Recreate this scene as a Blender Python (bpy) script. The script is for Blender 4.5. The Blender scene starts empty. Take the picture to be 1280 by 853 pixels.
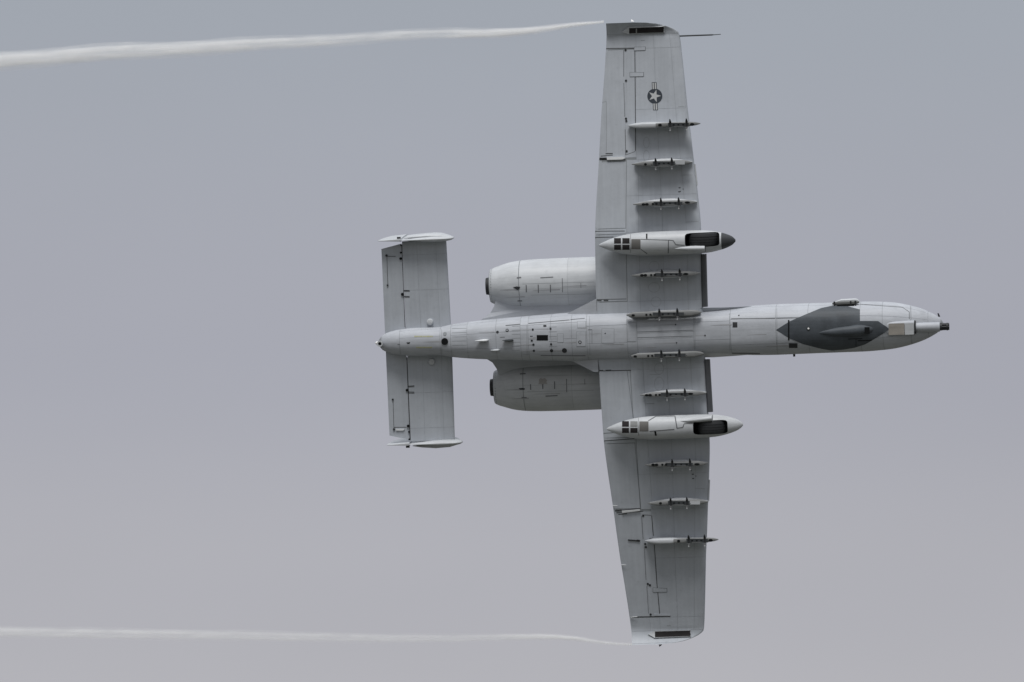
import bpy, bmesh, math, random
from mathutils import Vector, Matrix
from mathutils.geometry import delaunay_2d_cdt
random.seed(7)
sc = bpy.context.scene
C = sc.collection

# ------------------------------------------------------------------ camera, world, sun, exposure
ELEV = math.radians(15.0)
SC, DIST = 44.5, 280.0
FPX = SC * DIST
cam_d = bpy.data.cameras.new('camera'); cam = bpy.data.objects.new('camera', cam_d); C.objects.link(cam)
cam_d.sensor_width = 36; cam_d.lens = FPX / 1280 * 36
cam_d.clip_start = 0.5; cam_d.clip_end = 30000
CAMLOC = Vector((0, 0, 1.7))
cam.location = CAMLOC; cam.rotation_euler = (math.pi / 2 + ELEV, 0, 0)
sc.camera = cam
VU = Vector((1, 0, 0)); VV = Vector((0, -math.sin(ELEV), math.cos(ELEV))); VW = Vector((0, math.cos(ELEV), math.sin(ELEV)))

SUN_EL, SUN_AZ = math.radians(51), math.radians(186)      # azimuth clockwise from +Y
world = bpy.data.worlds.new('World'); sc.world = world; world.use_nodes = True
wt = world.node_tree; wt.nodes.clear()
def N(t, kind, **kw):
    n = t.nodes.new(kind)
    for k, v in kw.items(): setattr(n, k, v)
    return n
wo = N(wt, 'ShaderNodeOutputWorld'); bg = N(wt, 'ShaderNodeBackground'); bg.inputs[1].default_value = 0.1
sky = N(wt, 'ShaderNodeTexSky', sky_type='NISHITA', sun_disc=False, sun_elevation=SUN_EL, sun_rotation=SUN_AZ)
sky.dust_density = 4.0
tc = N(wt, 'ShaderNodeTexCoord'); sx = N(wt, 'ShaderNodeSeparateXYZ')
wt.links.new(tc.outputs['Generated'], sx.inputs[0])
ramp = N(wt, 'ShaderNodeValToRGB'); cr = ramp.color_ramp; cr.interpolation = 'EASE'
stops = [(0.0, (4.8, 4.66, 4.7)), (0.212, (5.00, 4.90, 5.08)), (0.236, (4.48, 4.44, 4.76)), (0.258, (3.92, 3.96, 4.44)), (0.30, (3.64, 3.93, 4.36)), (0.6, (5.2, 5.45, 5.9)), (1.0, (8.2, 8.5, 9.0))]
SCL = 10.0
while len(cr.elements) < len(stops): cr.elements.new(0.5)
for e, (p, c) in zip(cr.elements, stops):
    e.position = p; e.color = (c[0] / SCL, c[1] / SCL, c[2] / SCL, 1)
wt.links.new(sx.outputs[2], ramp.inputs[0])
mulc = N(wt, 'ShaderNodeVectorMath', operation='SCALE'); mulc.inputs['Scale'].default_value = SCL
wt.links.new(ramp.outputs[0], mulc.inputs[0])
# soft cloud structure
cn = N(wt, 'ShaderNodeTexNoise'); cn.inputs['Scale'].default_value = 8.0; cn.inputs['Detail'].default_value = 5
cmap = N(wt, 'ShaderNodeMapping'); cmap.inputs['Scale'].default_value = (1, 1, 2.2)
wt.links.new(tc.outputs['Generated'], cmap.inputs[0]); wt.links.new(cmap.outputs[0], cn.inputs[0])
cmr = N(wt, 'ShaderNodeMapRange'); cmr.inputs[3].default_value = 0.91; cmr.inputs[4].default_value = 1.09
wt.links.new(cn.outputs[0], cmr.inputs[0])
mul2 = N(wt, 'ShaderNodeVectorMath', operation='SCALE')
wt.links.new(mulc.outputs[0], mul2.inputs[0]); wt.links.new(cmr.outputs[0], mul2.inputs['Scale'])
mix = N(wt, 'ShaderNodeMix', data_type='RGBA'); mix.inputs[0].default_value = 0.94
wt.links.new(sky.outputs[0], mix.inputs[6]); wt.links.new(mul2.outputs[0], mix.inputs[7])
wt.links.new(mix.outputs[2], bg.inputs[0]); wt.links.new(bg.outputs[0], wo.inputs[0])

sun_d = bpy.data.lights.new('sun', 'SUN'); sun_d.energy = 2.75; sun_d.angle = math.radians(24); sun_d.color = (1, 0.985, 0.96)
sun = bpy.data.objects.new('sun', sun_d); C.objects.link(sun)
sdir = Vector((math.sin(SUN_AZ) * math.cos(SUN_EL), math.cos(SUN_AZ) * math.cos(SUN_EL), math.sin(SUN_EL)))
sun.rotation_euler = sdir.to_track_quat('Z', 'Y').to_euler(); sun.location = (0, 100, 150)
sc.view_settings.view_transform = 'Standard'; sc.view_settings.look = 'None'
sc.view_settings.exposure = 0.0; sc.view_settings.gamma = 1.0
sc.render.engine = 'CYCLES'
sc.cycles.volume_bounces = 5

# ------------------------------------------------------------------ materials
def mat(name, col, rough=0.55, spec=0.35, metal=0.0, grime=0.0, streak=0.0, tint=0.0, gcol=None, bump=0.0, sdir=(0.9, 14, 14)):
    m = bpy.data.materials.new(name); m.use_nodes = True
    t = m.node_tree; b = t.nodes['Principled BSDF']
    b.inputs['Base Color'].default_value = (*col, 1); b.inputs['Roughness'].default_value = rough
    b.inputs['Metallic'].default_value = metal; b.inputs['Specular IOR Level'].default_value = spec
    if grime or streak or tint:
        co = N(t, 'ShaderNodeTexCoord')
        n1 = N(t, 'ShaderNodeTexNoise'); n1.inputs['Scale'].default_value = 1.6; n1.inputs['Detail'].default_value = 5; n1.inputs['Roughness'].default_value = 0.62
        t.links.new(co.outputs['Object'], n1.inputs[0])
        mp = N(t, 'ShaderNodeMapping'); mp.inputs['Scale'].default_value = sdir
        t.links.new(co.outputs['Object'], mp.inputs[0])
        n2 = N(t, 'ShaderNodeTexNoise'); n2.inputs['Scale'].default_value = 1.3; n2.inputs['Detail'].default_value = 4
        t.links.new(mp.outputs[0], n2.inputs[0])
        r1 = N(t, 'ShaderNodeMapRange'); r1.inputs[1].default_value = 0.3; r1.inputs[2].default_value = 0.7
        r1.inputs[3].default_value = 1 - grime; r1.inputs[4].default_value = 1 + grime
        t.links.new(n1.outputs[0], r1.inputs[0])
        r2 = N(t, 'ShaderNodeMapRange'); r2.inputs[1].default_value = 0.32; r2.inputs[2].default_value = 0.68
        r2.inputs[3].default_value = 1 - streak; r2.inputs[4].default_value = 1 + streak
        t.links.new(n2.outputs[0], r2.inputs[0])
        oi = N(t, 'ShaderNodeObjectInfo')
        r3 = N(t, 'ShaderNodeMapRange'); r3.inputs[3].default_value = 1 - tint; r3.inputs[4].default_value = 1 + tint
        t.links.new(oi.outputs['Random'], r3.inputs[0])
        a = N(t, 'ShaderNodeMath', operation='MULTIPLY'); t.links.new(r1.outputs[0], a.inputs[0]); t.links.new(r2.outputs[0], a.inputs[1])
        c = N(t, 'ShaderNodeMath', operation='MULTIPLY'); t.links.new(a.outputs[0], c.inputs[0]); t.links.new(r3.outputs[0], c.inputs[1])
        v = N(t, 'ShaderNodeVectorMath', operation='SCALE'); v.inputs[0].default_value = col
        t.links.new(c.outputs[0], v.inputs['Scale'])
        # brownish specks of soot
        n3 = N(t, 'ShaderNodeTexNoise'); n3.inputs['Scale'].default_value = 9; n3.inputs['Detail'].default_value = 6
        t.links.new(co.outputs['Object'], n3.inputs[0])
        r4 = N(t, 'ShaderNodeMapRange'); r4.inputs[1].default_value = 0.60; r4.inputs[2].default_value = 0.78; r4.inputs[4].default_value = 0.22
        t.links.new(n3.outputs[0], r4.inputs[0])
        mx = N(t, 'ShaderNodeMix', data_type='RGBA'); t.links.new(r4.outputs[0], mx.inputs[0]); t.links.new(v.outputs[0], mx.inputs[6])
        g = gcol or tuple(x * 0.55 for x in col); mx.inputs[7].default_value = (*g, 1)
        t.links.new(mx.outputs[2], b.inputs['Base Color'])
        rr = N(t, 'ShaderNodeMapRange'); rr.inputs[3].default_value = rough - .08; rr.inputs[4].default_value = rough + .1
        t.links.new(n1.outputs[0], rr.inputs[0]); t.links.new(rr.outputs[0], b.inputs['Roughness'])
        if bump:
            bp = N(t, 'ShaderNodeBump'); bp.inputs['Strength'].default_value = bump; bp.inputs['Distance'].default_value = 0.02
            n4 = N(t, 'ShaderNodeTexNoise'); n4.inputs['Scale'].default_value = 2.6; n4.inputs['Detail'].default_value = 2
            t.links.new(co.outputs['Object'], n4.inputs[0]); t.links.new(n4.outputs[0], bp.inputs['Height'])
            t.links.new(bp.outputs[0], b.inputs['Normal'])
    return m
M = {}
M['paint'] = mat('light_ghost_grey_paint', (0.384, 0.403, 0.438), 0.5, 0.3, grime=0.075, streak=0.05, tint=0.03, bump=0.5)
M['wing'] = mat('wing_ghost_grey_paint', (0.380, 0.405, 0.443), 0.5, 0.3, grime=0.05, streak=0.036, tint=0.015, bump=0.4, sdir=(9, 0.5, 0.5))
M['pale'] = mat('fresh_pale_grey_paint', (0.442, 0.460, 0.482), 0.45, 0.35, grime=0.08, streak=0.05, tint=0.035, bump=0.3)
M['white'] = mat('off_white_paint', (0.60, 0.615, 0.63), 0.4, 0.4, grime=0.04, tint=0.02)
M['seam'] = mat('dark_joint_sealant', (0.125, 0.13, 0.138), 0.8, 0.1)
M['gap'] = mat('shadowed_control_gap', (0.075, 0.078, 0.082), 0.8, 0.1)
M['latch'] = mat('grimy_latch', (0.15, 0.155, 0.165), 0.8, 0.1)
M['faint'] = mat('worn_sealant', (0.24, 0.255, 0.27), 0.8, 0.1)
M['camo'] = mat('dark_grey_camouflage_paint', (0.060, 0.069, 0.080), 0.55, 0.25, grime=0.24, streak=0.12, gcol=(0.10, 0.105, 0.115), bump=0.6)
M['cap'] = mat('nose_cap_dark_grey', (0.040, 0.043, 0.048), 0.5, 0.3, grime=0.1)
M['dark'] = mat('dark_metal', (0.028, 0.030, 0.033), 0.55, 0.3, grime=0.1)
M['slat'] = mat('slat_dark_grey', (0.068, 0.072, 0.080), 0.4, 0.4, grime=0.1)
M['black'] = mat('black_opening', (0.009, 0.010, 0.011), 0.8, 0.1)
M['rubber'] = mat('tyre_rubber', (0.021, 0.023, 0.026), 0.62, 0.4, grime=0.1)
M['rack'] = mat('weathered_rack_grey', (0.185, 0.190, 0.192), 0.6, 0.3, grime=0.15, streak=0.1, tint=0.04)
M['rackmid'] = mat('rack_mid_grey', (0.115, 0.12, 0.12), 0.6, 0.3, grime=0.2)
M['rackdark'] = mat('rack_dark_grey', (0.045, 0.05, 0.055), 0.6, 0.3, grime=0.2)
M['beige'] = mat('bare_beige_patch', (0.272, 0.255, 0.232), 0.7, 0.2, grime=0.14, streak=0.1)
M['brown'] = mat('brown_grey_plate', (0.115, 0.112, 0.108), 0.65, 0.25, grime=0.15)
M['window'] = mat('dark_brown_dispenser', (0.022, 0.020, 0.021), 0.75, 0.12, grime=0.25)
M['ink'] = mat('insignia_dark_grey', (0.042, 0.050, 0.062), 0.6, 0.2)
M['inklight'] = mat('insignia_light_grey', (0.44, 0.45, 0.46), 0.5, 0.3)
M['yellow'] = mat('faded_yellow_stencil', (0.36, 0.36, 0.20), 0.7, 0.2)
M['lamp'] = mat('clear_lamp_cover', (0.8, 0.8, 0.8), 0.15, 0.6)
M['soot'] = mat('soot_stain', (0.335, 0.325, 0.32), 0.7, 0.2, grime=0.2)
M['padglint'] = mat('glint_steel_pad', (0.38, 0.39, 0.40), 0.4, 0.5)  # light tone paints the glint on the lower brace pads
M['glass'] = mat('tinted_canopy_glass', (0.03, 0.035, 0.04), 0.05, 0.8)

# ------------------------------------------------------------------ aircraft frame
f = Vector((.9935, .0345, -.11)).normalized()
r = Vector((-.043, 1, -.07)); r = (r - f * r.dot(f)).normalized()
a = f.cross(r)
if a.z < 0: a = -a
T = Vector(((830 - 640) / FPX * DIST, (426.5 - 417) / FPX * DIST, DIST))
def prj(p):
    q = T + f * p[0] + r * p[1] + a * p[2]
    return 640 + FPX * q.x / q.z, 426.5 - FPX * q.y / q.z
def inv(px, py, z=0.0):
    d = Vector(((px - 640) / FPX, (426.5 - py) / FPX, 1.0)); o = -T
    ol = (o.dot(f), o.dot(r), o.dot(a)); dl = (d.dot(f), d.dot(r), d.dot(a))
    t = (z - ol[2]) / dl[2]
    return ol[0] + t * dl[0], ol[1] + t * dl[1]
def wv(v): return VU * v.x + VV * v.y + VW * v.z
jet = bpy.data.objects.new('attack_jet', None); C.objects.link(jet)
mf, mr, ma = wv(f), wv(-r), wv(a)          # local axes: x forward, y to the left wing, z up through the canopy
jet.matrix_world = Matrix(((mf.x, mr.x, ma.x, 0), (mf.y, mr.y, ma.y, 0), (mf.z, mr.z, ma.z, 0), (0, 0, 0, 1)))
jet.location = CAMLOC + wv(T)
jet['label'] = 'grey straight-winged twin-engine jet banked on its side showing its belly'
jet['category'] = 'aircraft'
JET_BASIS = jet.matrix_world.copy()

# all geometry is written as (x forward, y towards the right wing, z up) and mirrored here into Blender's hand
def mk(name, vs, fs, m, parent=None, smooth=True, normals=None, mats=None, fmat=None, label=None):
    me = bpy.data.meshes.new(name)
    me.from_pydata([(v[0], -v[1], v[2]) for v in vs], [], [tuple(reversed(q)) for q in fs])
    for mm in (mats or [m]): me.materials.append(M[mm])
    if fmat:
        for p, i in zip(me.polygons, fmat): p.material_index = i
    if smooth:
        me.polygons.foreach_set('use_smooth', [True] * len(me.polygons))
        if normals:
            me.normals_split_custom_set_from_vertices([(n[0], -n[1], n[2]) if n else (0, 0, 0) for n in normals])
        else:
            me.set_sharp_from_angle(angle=math.radians(38))
    me.update()
    if normals is None:
        bm = bmesh.new(); bm.from_mesh(me); bmesh.ops.recalc_face_normals(bm, faces=bm.faces); bm.to_mesh(me); bm.free()
        if smooth: me.set_sharp_from_angle(angle=math.radians(38))
    o = bpy.data.objects.new(name, me); C.objects.link(o)
    if parent: o.parent = parent
    if label: o['label'] = label
    return o

def pchip(tab):
    xs = [t[0] for t in tab]; ys = [t[1] for t in tab]; n = len(xs)
    h = [xs[i + 1] - xs[i] for i in range(n - 1)]; d = [(ys[i + 1] - ys[i]) / h[i] for i in range(n - 1)]
    m = [d[0]] + [0 if d[i - 1] * d[i] <= 0 else 2 * d[i - 1] * d[i] / (d[i - 1] + d[i]) for i in range(1, n - 1)] + [d[-1]]
    def g(x):
        if x <= xs[0]: return ys[0]
        if x >= xs[-1]: return ys[-1]
        i = 0
        while x > xs[i + 1]: i += 1
        t = (x - xs[i]) / h[i]
        return ((1 + 2 * t) * (1 - t) ** 2 * ys[i] + t * (1 - t) ** 2 * h[i] * m[i] + t * t * (3 - 2 * t) * ys[i + 1] + t * t * (t - 1) * h[i] * m[i + 1])
    return g

# ---- surfaces: S(u, v) -> point; nrm -> outward normal; uv(px, py) -> parameters
class Surf:
    vs = 1.0
    def nrm(s, u, v):
        e = 1e-3
        p = s.S(u, v); a_ = s.S(u + e, v) - s.S(u - e, v); b_ = s.S(u, v + e) - s.S(u, v - e)
        n = a_.cross(b_)
        if n.length < 1e-12: return Vector((0, 0, -1))
        n.normalize()
        return n if n.dot(s.out(u, v)) > 0 else -n
    def uv(s, px, py, z=None):
        x, y = inv(px, py, s.zg); u, v = s.guess(x, y)
        for _ in range(14):
            p = prj(s.S(u, v)); ex, ey = px - p[0], py - p[1]
            if abs(ex) + abs(ey) < 1e-3: break
            e = 1e-4; p1 = prj(s.S(u + e, v)); p2 = prj(s.S(u, v + e))
            A = (p1[0] - p[0]) / e; B = (p2[0] - p[0]) / e; Cc = (p1[1] - p[1]) / e; Dd = (p2[1] - p[1]) / e
            det = A * Dd - B * Cc
            if abs(det) < 1e-6: break
            du = (Dd * ex - B * ey) / det; dv = (-Cc * ex + A * ey) / det
            u += max(-.3, min(.3, du)); v += max(-.25, min(.25, dv)); u, v = s.clamp(u, v)
        return u, v
class Body(Surf):
    """round body along x, v = polar angle from the belly, positive towards the right wing"""
    vs = 0.6
    def __init__(s, w, hb, ht, cy, cz, n, x0, x1):
        s.w, s.hb, s.ht, s.cy, s.cz, s.n, s.x0, s.x1 = w, hb, ht, cy, cz, n, x0, x1
        s.zg = cz(0.5 * (x0 + x1)) - hb(0.5 * (x0 + x1))
    def S(s, x, v):
        sn, cs = math.sin(v), math.cos(v); h = s.hb(x) if cs >= 0 else s.ht(x); n = s.n(x); w = s.w(x)
        if w < 1e-5 or h < 1e-5: return Vector((x, s.cy(x), s.cz(x)))
        rr = (abs(sn / w) ** n + abs(cs / h) ** n) ** (-1 / n)
        return Vector((x, s.cy(x) + rr * sn, s.cz(x) - rr * cs))
    def out(s, x, v): return Vector((0, math.sin(v), -math.cos(v)))
    def guess(s, x, y):
        x, _ = s.clamp(x, 0); t = (y - s.cy(x)) / max(s.w(x), .01)
        return x, math.asin(max(-.8, min(.8, t * .8)))
    def clamp(s, x, v): return max(s.x0, min(s.x1, x)), max(-1.75, min(1.75, v))
class Flat(Surf):
    def __init__(s, zf): s.zf = zf; s.zg = -.66
    def S(s, u, v): return Vector((u, v, s.zf(u, v)))
    def out(s, u, v): return Vector((0, 0, -1))
    def guess(s, x, y): return x, y
    def clamp(s, u, v): return u, v
def cst(c): return lambda x: c

def grid(fn, us, vs_):
    return [fn(u, v) for u in us for v in vs_]
def tile(name, surf, u0, u1, v0, v1, m, parent, nu=3, nv=3, off=0.006, gu=0.004, gv=0.004, label=None, mesh_only=False):
    """a proud skin panel lying on a surface, with its own edges; gu, gv = half joint widths"""
    if u0 > u1: u0, u1 = u1, u0
    us = [u0 + gu + (u1 - u0 - 2 * gu) * i / nu for i in range(nu + 1)]
    vv = [v0 + gv + (v1 - v0 - 2 * gv) * i / nv for i in range(nv + 1)]
    vs_, ns = [], []
    for u in us:
        for v in vv:
            n = surf.nrm(u, v); vs_.append(surf.S(u, v) + n * off); ns.append(n)
    fs = []
    W = nv + 1
    flip = None
    for i in range(nu):
        for j in range(nv):
            q = [i * W + j, (i + 1) * W + j, (i + 1) * W + j + 1, i * W + j + 1]
            if flip is None:
                nn = (vs_[q[1]] - vs_[q[0]]).cross(vs_[q[3]] - vs_[q[0]]); flip = nn.dot(ns[q[0]]) < 0
            fs.append(q[::-1] if flip else q)
    loop = [i * W for i in range(nu + 1)] + [nu * W + j for j in range(1, W)] + [i * W + nv for i in range(nu - 1, -1, -1)] + [j for j in range(nv - 1, 0, -1)]
    b = len(vs_); L = len(loop)
    for k in loop: vs_.append(vs_[k].copy()); ns.append(None)
    for k in loop: vs_.append(vs_[k] - ns[k] * (off + .003)); ns.append(None)
    for k in range(L):
        k2 = (k + 1) % L
        q = [b + k, b + k2, b + L + k2, b + L + k]
        fs.append(q if flip else q[::-1])
    return mk(name, vs_, fs, m, parent, True, ns, label=label)

def inpoly(p, poly):
    c = False; n = len(poly)
    for i in range(n):
        x1, y1 = poly[i]; x2, y2 = poly[(i + 1) % n]
        if (y1 > p[1]) != (y2 > p[1]) and p[0] < (x2 - x1) * (p[1] - y1) / (y2 - y1) + x1: c = not c
    return c
def patch_data(surf, uvs, off, sp):
    S = surf.vs
    if isinstance(surf, Body): sp = min(sp, .07)
    pts = []
    n = len(uvs)
    for i in range(n):
        p, q = uvs[i], uvs[(i + 1) % n]
        L = math.hypot(q[0] - p[0], (q[1] - p[1]) * S); k = max(1, math.ceil(L / sp))
        for j in range(k): pts.append((p[0] + (q[0] - p[0]) * j / k, p[1] + (q[1] - p[1]) * j / k))
    nb = len(pts); poly = [(p[0], p[1] * S) for p in pts]
    xs = [p[0] for p in poly]; ys = [p[1] for p in poly]
    inner = []
    nx = int((max(xs) - min(xs)) / sp); ny = int((max(ys) - min(ys)) / sp)
    for i in range(1, nx + 1):
        for j in range(1, ny + 1):
            q = (min(xs) + i * (max(xs) - min(xs)) / (nx + 1), min(ys) + j * (max(ys) - min(ys)) / (ny + 1))
            if inpoly(q, poly) and min(math.hypot(q[0] - b[0], q[1] - b[1]) for b in poly) > sp * .35: inner.append(q)
    V = [Vector(p) for p in poly + inner]
    out = delaunay_2d_cdt(V, [(i, (i + 1) % nb) for i in range(nb)], [], 1, 1e-7)
    vs_, ns = [], []
    for p in out[0]:
        u, v = p.x, p.y / S; nn = surf.nrm(u, v); vs_.append(surf.S(u, v) + nn * off); ns.append(nn)
    fs = []; cnt = {}
    for t in out[2]:
        t = list(t); nn = (vs_[t[1]] - vs_[t[0]]).cross(vs_[t[2]] - vs_[t[0]])
        if nn.dot(ns[t[0]]) < 0: t = t[::-1]
        fs.append(t)
        for i in range(len(t)): cnt[(t[i], t[(i + 1) % len(t)])] = 1
    wall = [e for e in cnt if (e[1], e[0]) not in cnt]
    for i, j in wall:
        b = len(vs_)
        vs_ += [vs_[i].copy(), vs_[j].copy(), vs_[j] - ns[j] * (off + .002), vs_[i] - ns[i] * (off + .002)]
        ns += [None] * 4
        fs.append([b + 3, b + 2, b + 1, b][::-1][::-1])
    return vs_, fs, ns
def patch(name, surf, poly, m, parent, off=0.009, sp=0.12, px=True, label=None):
    uvs = [surf.uv(*p) for p in (poly if isinstance(surf, Flat) else dens(poly))] if px else poly
    vs_, fs, ns = patch_data(surf, uvs, off, sp)
    return mk(name, vs_, fs, m, parent, True, ns, label=label)
def patches(name, surf, polys, m, parent, off=0.009, sp=0.12, px=True, label=None, joined=False):
    if not joined:
        for poly in polys: patch(name, surf, poly, m, parent, off, sp, px, label)
        return
    V, Fc, Nn = [], [], []
    for poly in polys:
        uvs = [surf.uv(*p) for p in (poly if isinstance(surf, Flat) else dens(poly))] if px else poly
        a_, b_, c_ = patch_data(surf, uvs, off, sp); k = len(V)
        V += a_; Fc += [[i + k for i in q] for q in b_]; Nn += c_
    o = mk(name, V, Fc, m, parent, True, Nn, label=label); o['kind'] = 'stuff'
    return o
def circ(cx, cy, rx, ry=None, n=14): return [(cx + rx * math.cos(2 * math.pi * i / n), cy + (ry or rx) * math.sin(2 * math.pi * i / n)) for i in range(n)]
def dens(poly, step=4.0):
    out = []
    for i, p in enumerate(poly):
        q = poly[(i + 1) % len(poly)]; k = max(1, math.ceil(math.hypot(q[0] - p[0], q[1] - p[1]) / step))
        out += [(p[0] + (q[0] - p[0]) * j / k, p[1] + (q[1] - p[1]) * j / k) for j in range(k)]
    return out
def rect(x0, y0, x1, y1): return [(x0, y0), (x1, y0), (x1, y1), (x0, y1)]
def line(x0, y0, x1, y1, w=0.7):
    L = math.hypot(x1 - x0, y1 - y0) or 1; nx, ny = -(y1 - y0) / L * w / 2, (x1 - x0) / L * w / 2
    return [(x0 + nx, y0 + ny), (x1 + nx, y1 + ny), (x1 - nx, y1 - ny), (x0 - nx, y0 - ny)]

def loft(name, sts, m, parent, seg=16, cap=(True, True), n=2.0, axis='x', label=None, mats=None, fmatfn=None, smooth=True, flat=False):
    """sts: (pos, a, b, ra, rb[, exponent]) sections perpendicular to axis"""
    vs_, fs, fm = [], [], []
    for s in sts:
        e = s[5] if len(s) > 5 else n
        for k in range(seg):
            t = 2 * math.pi * k / seg; cs, sn = math.cos(t), math.sin(t)
            if e == 2.0: ca, sa = cs, sn
            else:
                q = (abs(cs) ** e + abs(sn) ** e) ** (-1 / e); ca, sa = cs * q, sn * q
            p, qv = s[1] + s[3] * ca, s[2] + s[4] * sa
            vs_.append(Vector((s[0], p, qv)) if axis == 'x' else (Vector((p, s[0], qv)) if axis == 'y' else Vector((p, qv, s[0]))))
    for i in range(len(sts) - 1):
        for k in range(seg):
            k2 = (k + 1) % seg
            fs.append([i * seg + k, i * seg + k2, (i + 1) * seg + k2, (i + 1) * seg + k]); fm.append((i, k))
    if cap[0]: fs.append(list(range(seg))[::-1]); fm.append((-1, 0))
    if cap[1]: fs.append([(len(sts) - 1) * seg + k for k in range(seg)]); fm.append((len(sts), 0))
    inc = sts[-1][0] > sts[0][0]
    if (axis == 'y') == inc: fs = [q[::-1] for q in fs]
    fmat = [fmatfn(i, k) for i, k in fm] if fmatfn else None
    return mk(name, vs_, fs, m, parent, smooth, mats=mats, fmat=fmat, label=label)
def boxm(name, x0, x1, y0, y1, z0, z1, m, parent, label=None):
    v = [(x, y, z) for x in (x0, x1) for y in (y0, y1) for z in (z0, z1)]
    fc = [(0, 1, 3, 2), (4, 6, 7, 5), (0, 4, 5, 1), (2, 3, 7, 6), (0, 2, 6, 4), (1, 5, 7, 3)]
    return mk(name, v, fc, m, parent, False, label=label)
def disc(name, surf, px, py, rp, m, parent, h=0.02, seg=14, px_space=True, dome=False, label=None):
    """a short cap standing on a surface"""
    u, v = surf.uv(px, py); c = surf.S(u, v); nn = surf.nrm(u, v); R = rp / SC
    t1 = nn.cross(Vector((0, 1, 0))).normalized(); t2 = nn.cross(t1)
    prof = [(R, -0.01), (R, h * .6), (R * .85, h * .9), (R * .5, h), (0.001, h)] if dome else [(R, -0.01), (R, h), (0.001, h)]
    vs_, fs = [], []
    for rr, hh in prof:
        for k in range(seg):
            t = 2 * math.pi * k / seg; vs_.append(c + t1 * rr * math.cos(t) + t2 * rr * math.sin(t) + nn * hh)
    for i in range(len(prof) - 1):
        for k in range(seg):
            k2 = (k + 1) % seg; fs.append([i * seg + k, i * seg + k2, (i + 1) * seg + k2, (i + 1) * seg + k])
    q = fs[0]; n0 = (vs_[q[1]] - vs_[q[0]]).cross(vs_[q[3]] - vs_[q[0]])
    if n0.dot(vs_[0] - c) < 0: fs = [x[::-1] for x in fs]
    return mk(name, vs_, fs, m, parent, label=label)

# ------------------------------------------------------------------ fuselage
FW = pchip([(-8.12, .015), (-8.05, .14), (-7.93, .24), (-7.7, .315), (-7.45, .36), (-7.0, .39), (-6.4, .385), (-6.05, .445), (-5.7, .49), (-5.2, .535), (-4.8, .56), (-4, .605), (-3.2, .64), (-2.6, .665), (-1.35, .675), (-.6, .67), (.3, .64), (1.4, .63), (2.0, .645), (2.6, .685), (3.3, .70), (4.7, .695), (5.6, .695), (6.1, .675), (6.45, .645), (6.83, .575), (7.27, .445), (7.58, .30), (7.78, .165), (7.87, .04)])
FHB = pchip([(-8.12, .015), (-8.05, .11), (-7.93, .2), (-7.7, .28), (-7.3, .36), (-6.4, .42), (-5, .55), (-3.5, .68), (-2, .76), (0, .8), (4, .8), (5.5, .76), (6.3, .66), (7, .48), (7.5, .28), (7.78, .12), (7.87, .03)])
FHT = pchip([(-8.12, .015), (-8.05, .1), (-7.9, .2), (-7.5, .32), (-6, .5), (-4, .62), (0, .8), (3, .82), (5, .72), (6.3, .55), (7.2, .36), (7.7, .14), (7.87, .03)])
FCZ = pchip([(-8.12, .16), (-7.5, .10), (-6, .02), (-4, 0), (6, 0), (7, -.03), (7.87, -.12)])
FN = pchip([(-8.12, 2.0), (-7, 2.2), (-5, 2.7), (-2, 3.1), (2, 3.0), (4, 2.5), (6, 2.25), (7.87, 2.0)])
FUS = Body(FW, FHB, FHT, cst(0), FCZ, FN, -8.1, 7.85)
xsf = [-8.12 + .05 * i for i in range(4)] + [-7.9 + .2 * i for i in range(77)] + [7.5, 7.6, 7.7, 7.78, 7.83, 7.87]
vs_, fs, fm = [], [], []
SEG = 40
for x in xsf:
    for k in range(SEG): vs_.append(FUS.S(x, 2 * math.pi * k / SEG))
for i in range(len(xsf) - 1):
    for k in range(SEG):
        k2 = (k + 1) % SEG
        fs.append([i * SEG + k, (i + 1) * SEG + k, (i + 1) * SEG + k2, i * SEG + k2])
        ang = (k + .5) / SEG * 360; ang = ang - 360 if ang > 180 else ang
        fm.append(1 if abs(ang) < 108 else 0)
fs = [q[::-1] for q in fs]
fus = mk('fuselage', vs_, fs, None, jet, mats=['paint', 'faint'], fmat=fm)
def fx(px): return FUS.uv(px, 417 - .036 * (px - 830))[0]
st = [499.4, 550, 563.4, 583.8, 620, 650.5, 660.3, 688.5, 714.5, 733.4, 783.8, 796.4, 867, 912.9, 969.8, 1010, 1040, 1075, 1103, 1138, 1160]
sxs = [fx(p) for p in st]
R_ = math.radians
def fus_tile(x0, x1, v0, v1, m='paint', name='skin_panel', g=.005):
    nu = max(2, min(8, int((x1 - x0) / .16) + 1)); nv = max(2, int(abs(v1 - v0) / .18) + 1)
    return tile(name, FUS, x0, x1, v0, v1, m, fus, nu, nv, gu=g, gv=g)
for i in range(len(sxs) - 1):
    x0, x1 = sxs[i], sxs[i + 1]; pxm = (st[i] + st[i + 1]) / 2
    if x1 - x0 < .35: br = [-112, -35, 35, 112]
    elif pxm < 650: br = [-112, -60, -22, 22, 60, 112]
    elif pxm < 735: br = [-112, -56, -34, 0, 34, 56, 112]
    elif 796 < pxm < 867: br = [-112, -45, -6, 6, 45, 112]
    elif pxm < 913: br = [-112, -50, -12, 24, 60, 112]
    else: br = [-112, -62, -24, 27, 62, 112]
    for b0, b1 in zip(br, br[1:]): fus_tile(x0, x1, R_(b0), R_(b1))
# tail cone and nose cap panels
for b0, b1 in ((-112, 0), (0, 112)):
    fus_tile(-8.0, sxs[0], R_(b0), R_(b1), name='tail_cone_panel')
    tile('nose_panel', FUS, sxs[-1], 7.8, R_(b0), R_(b1), 'paint', fus, 8, 8, gu=.003, gv=.001)

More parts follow.
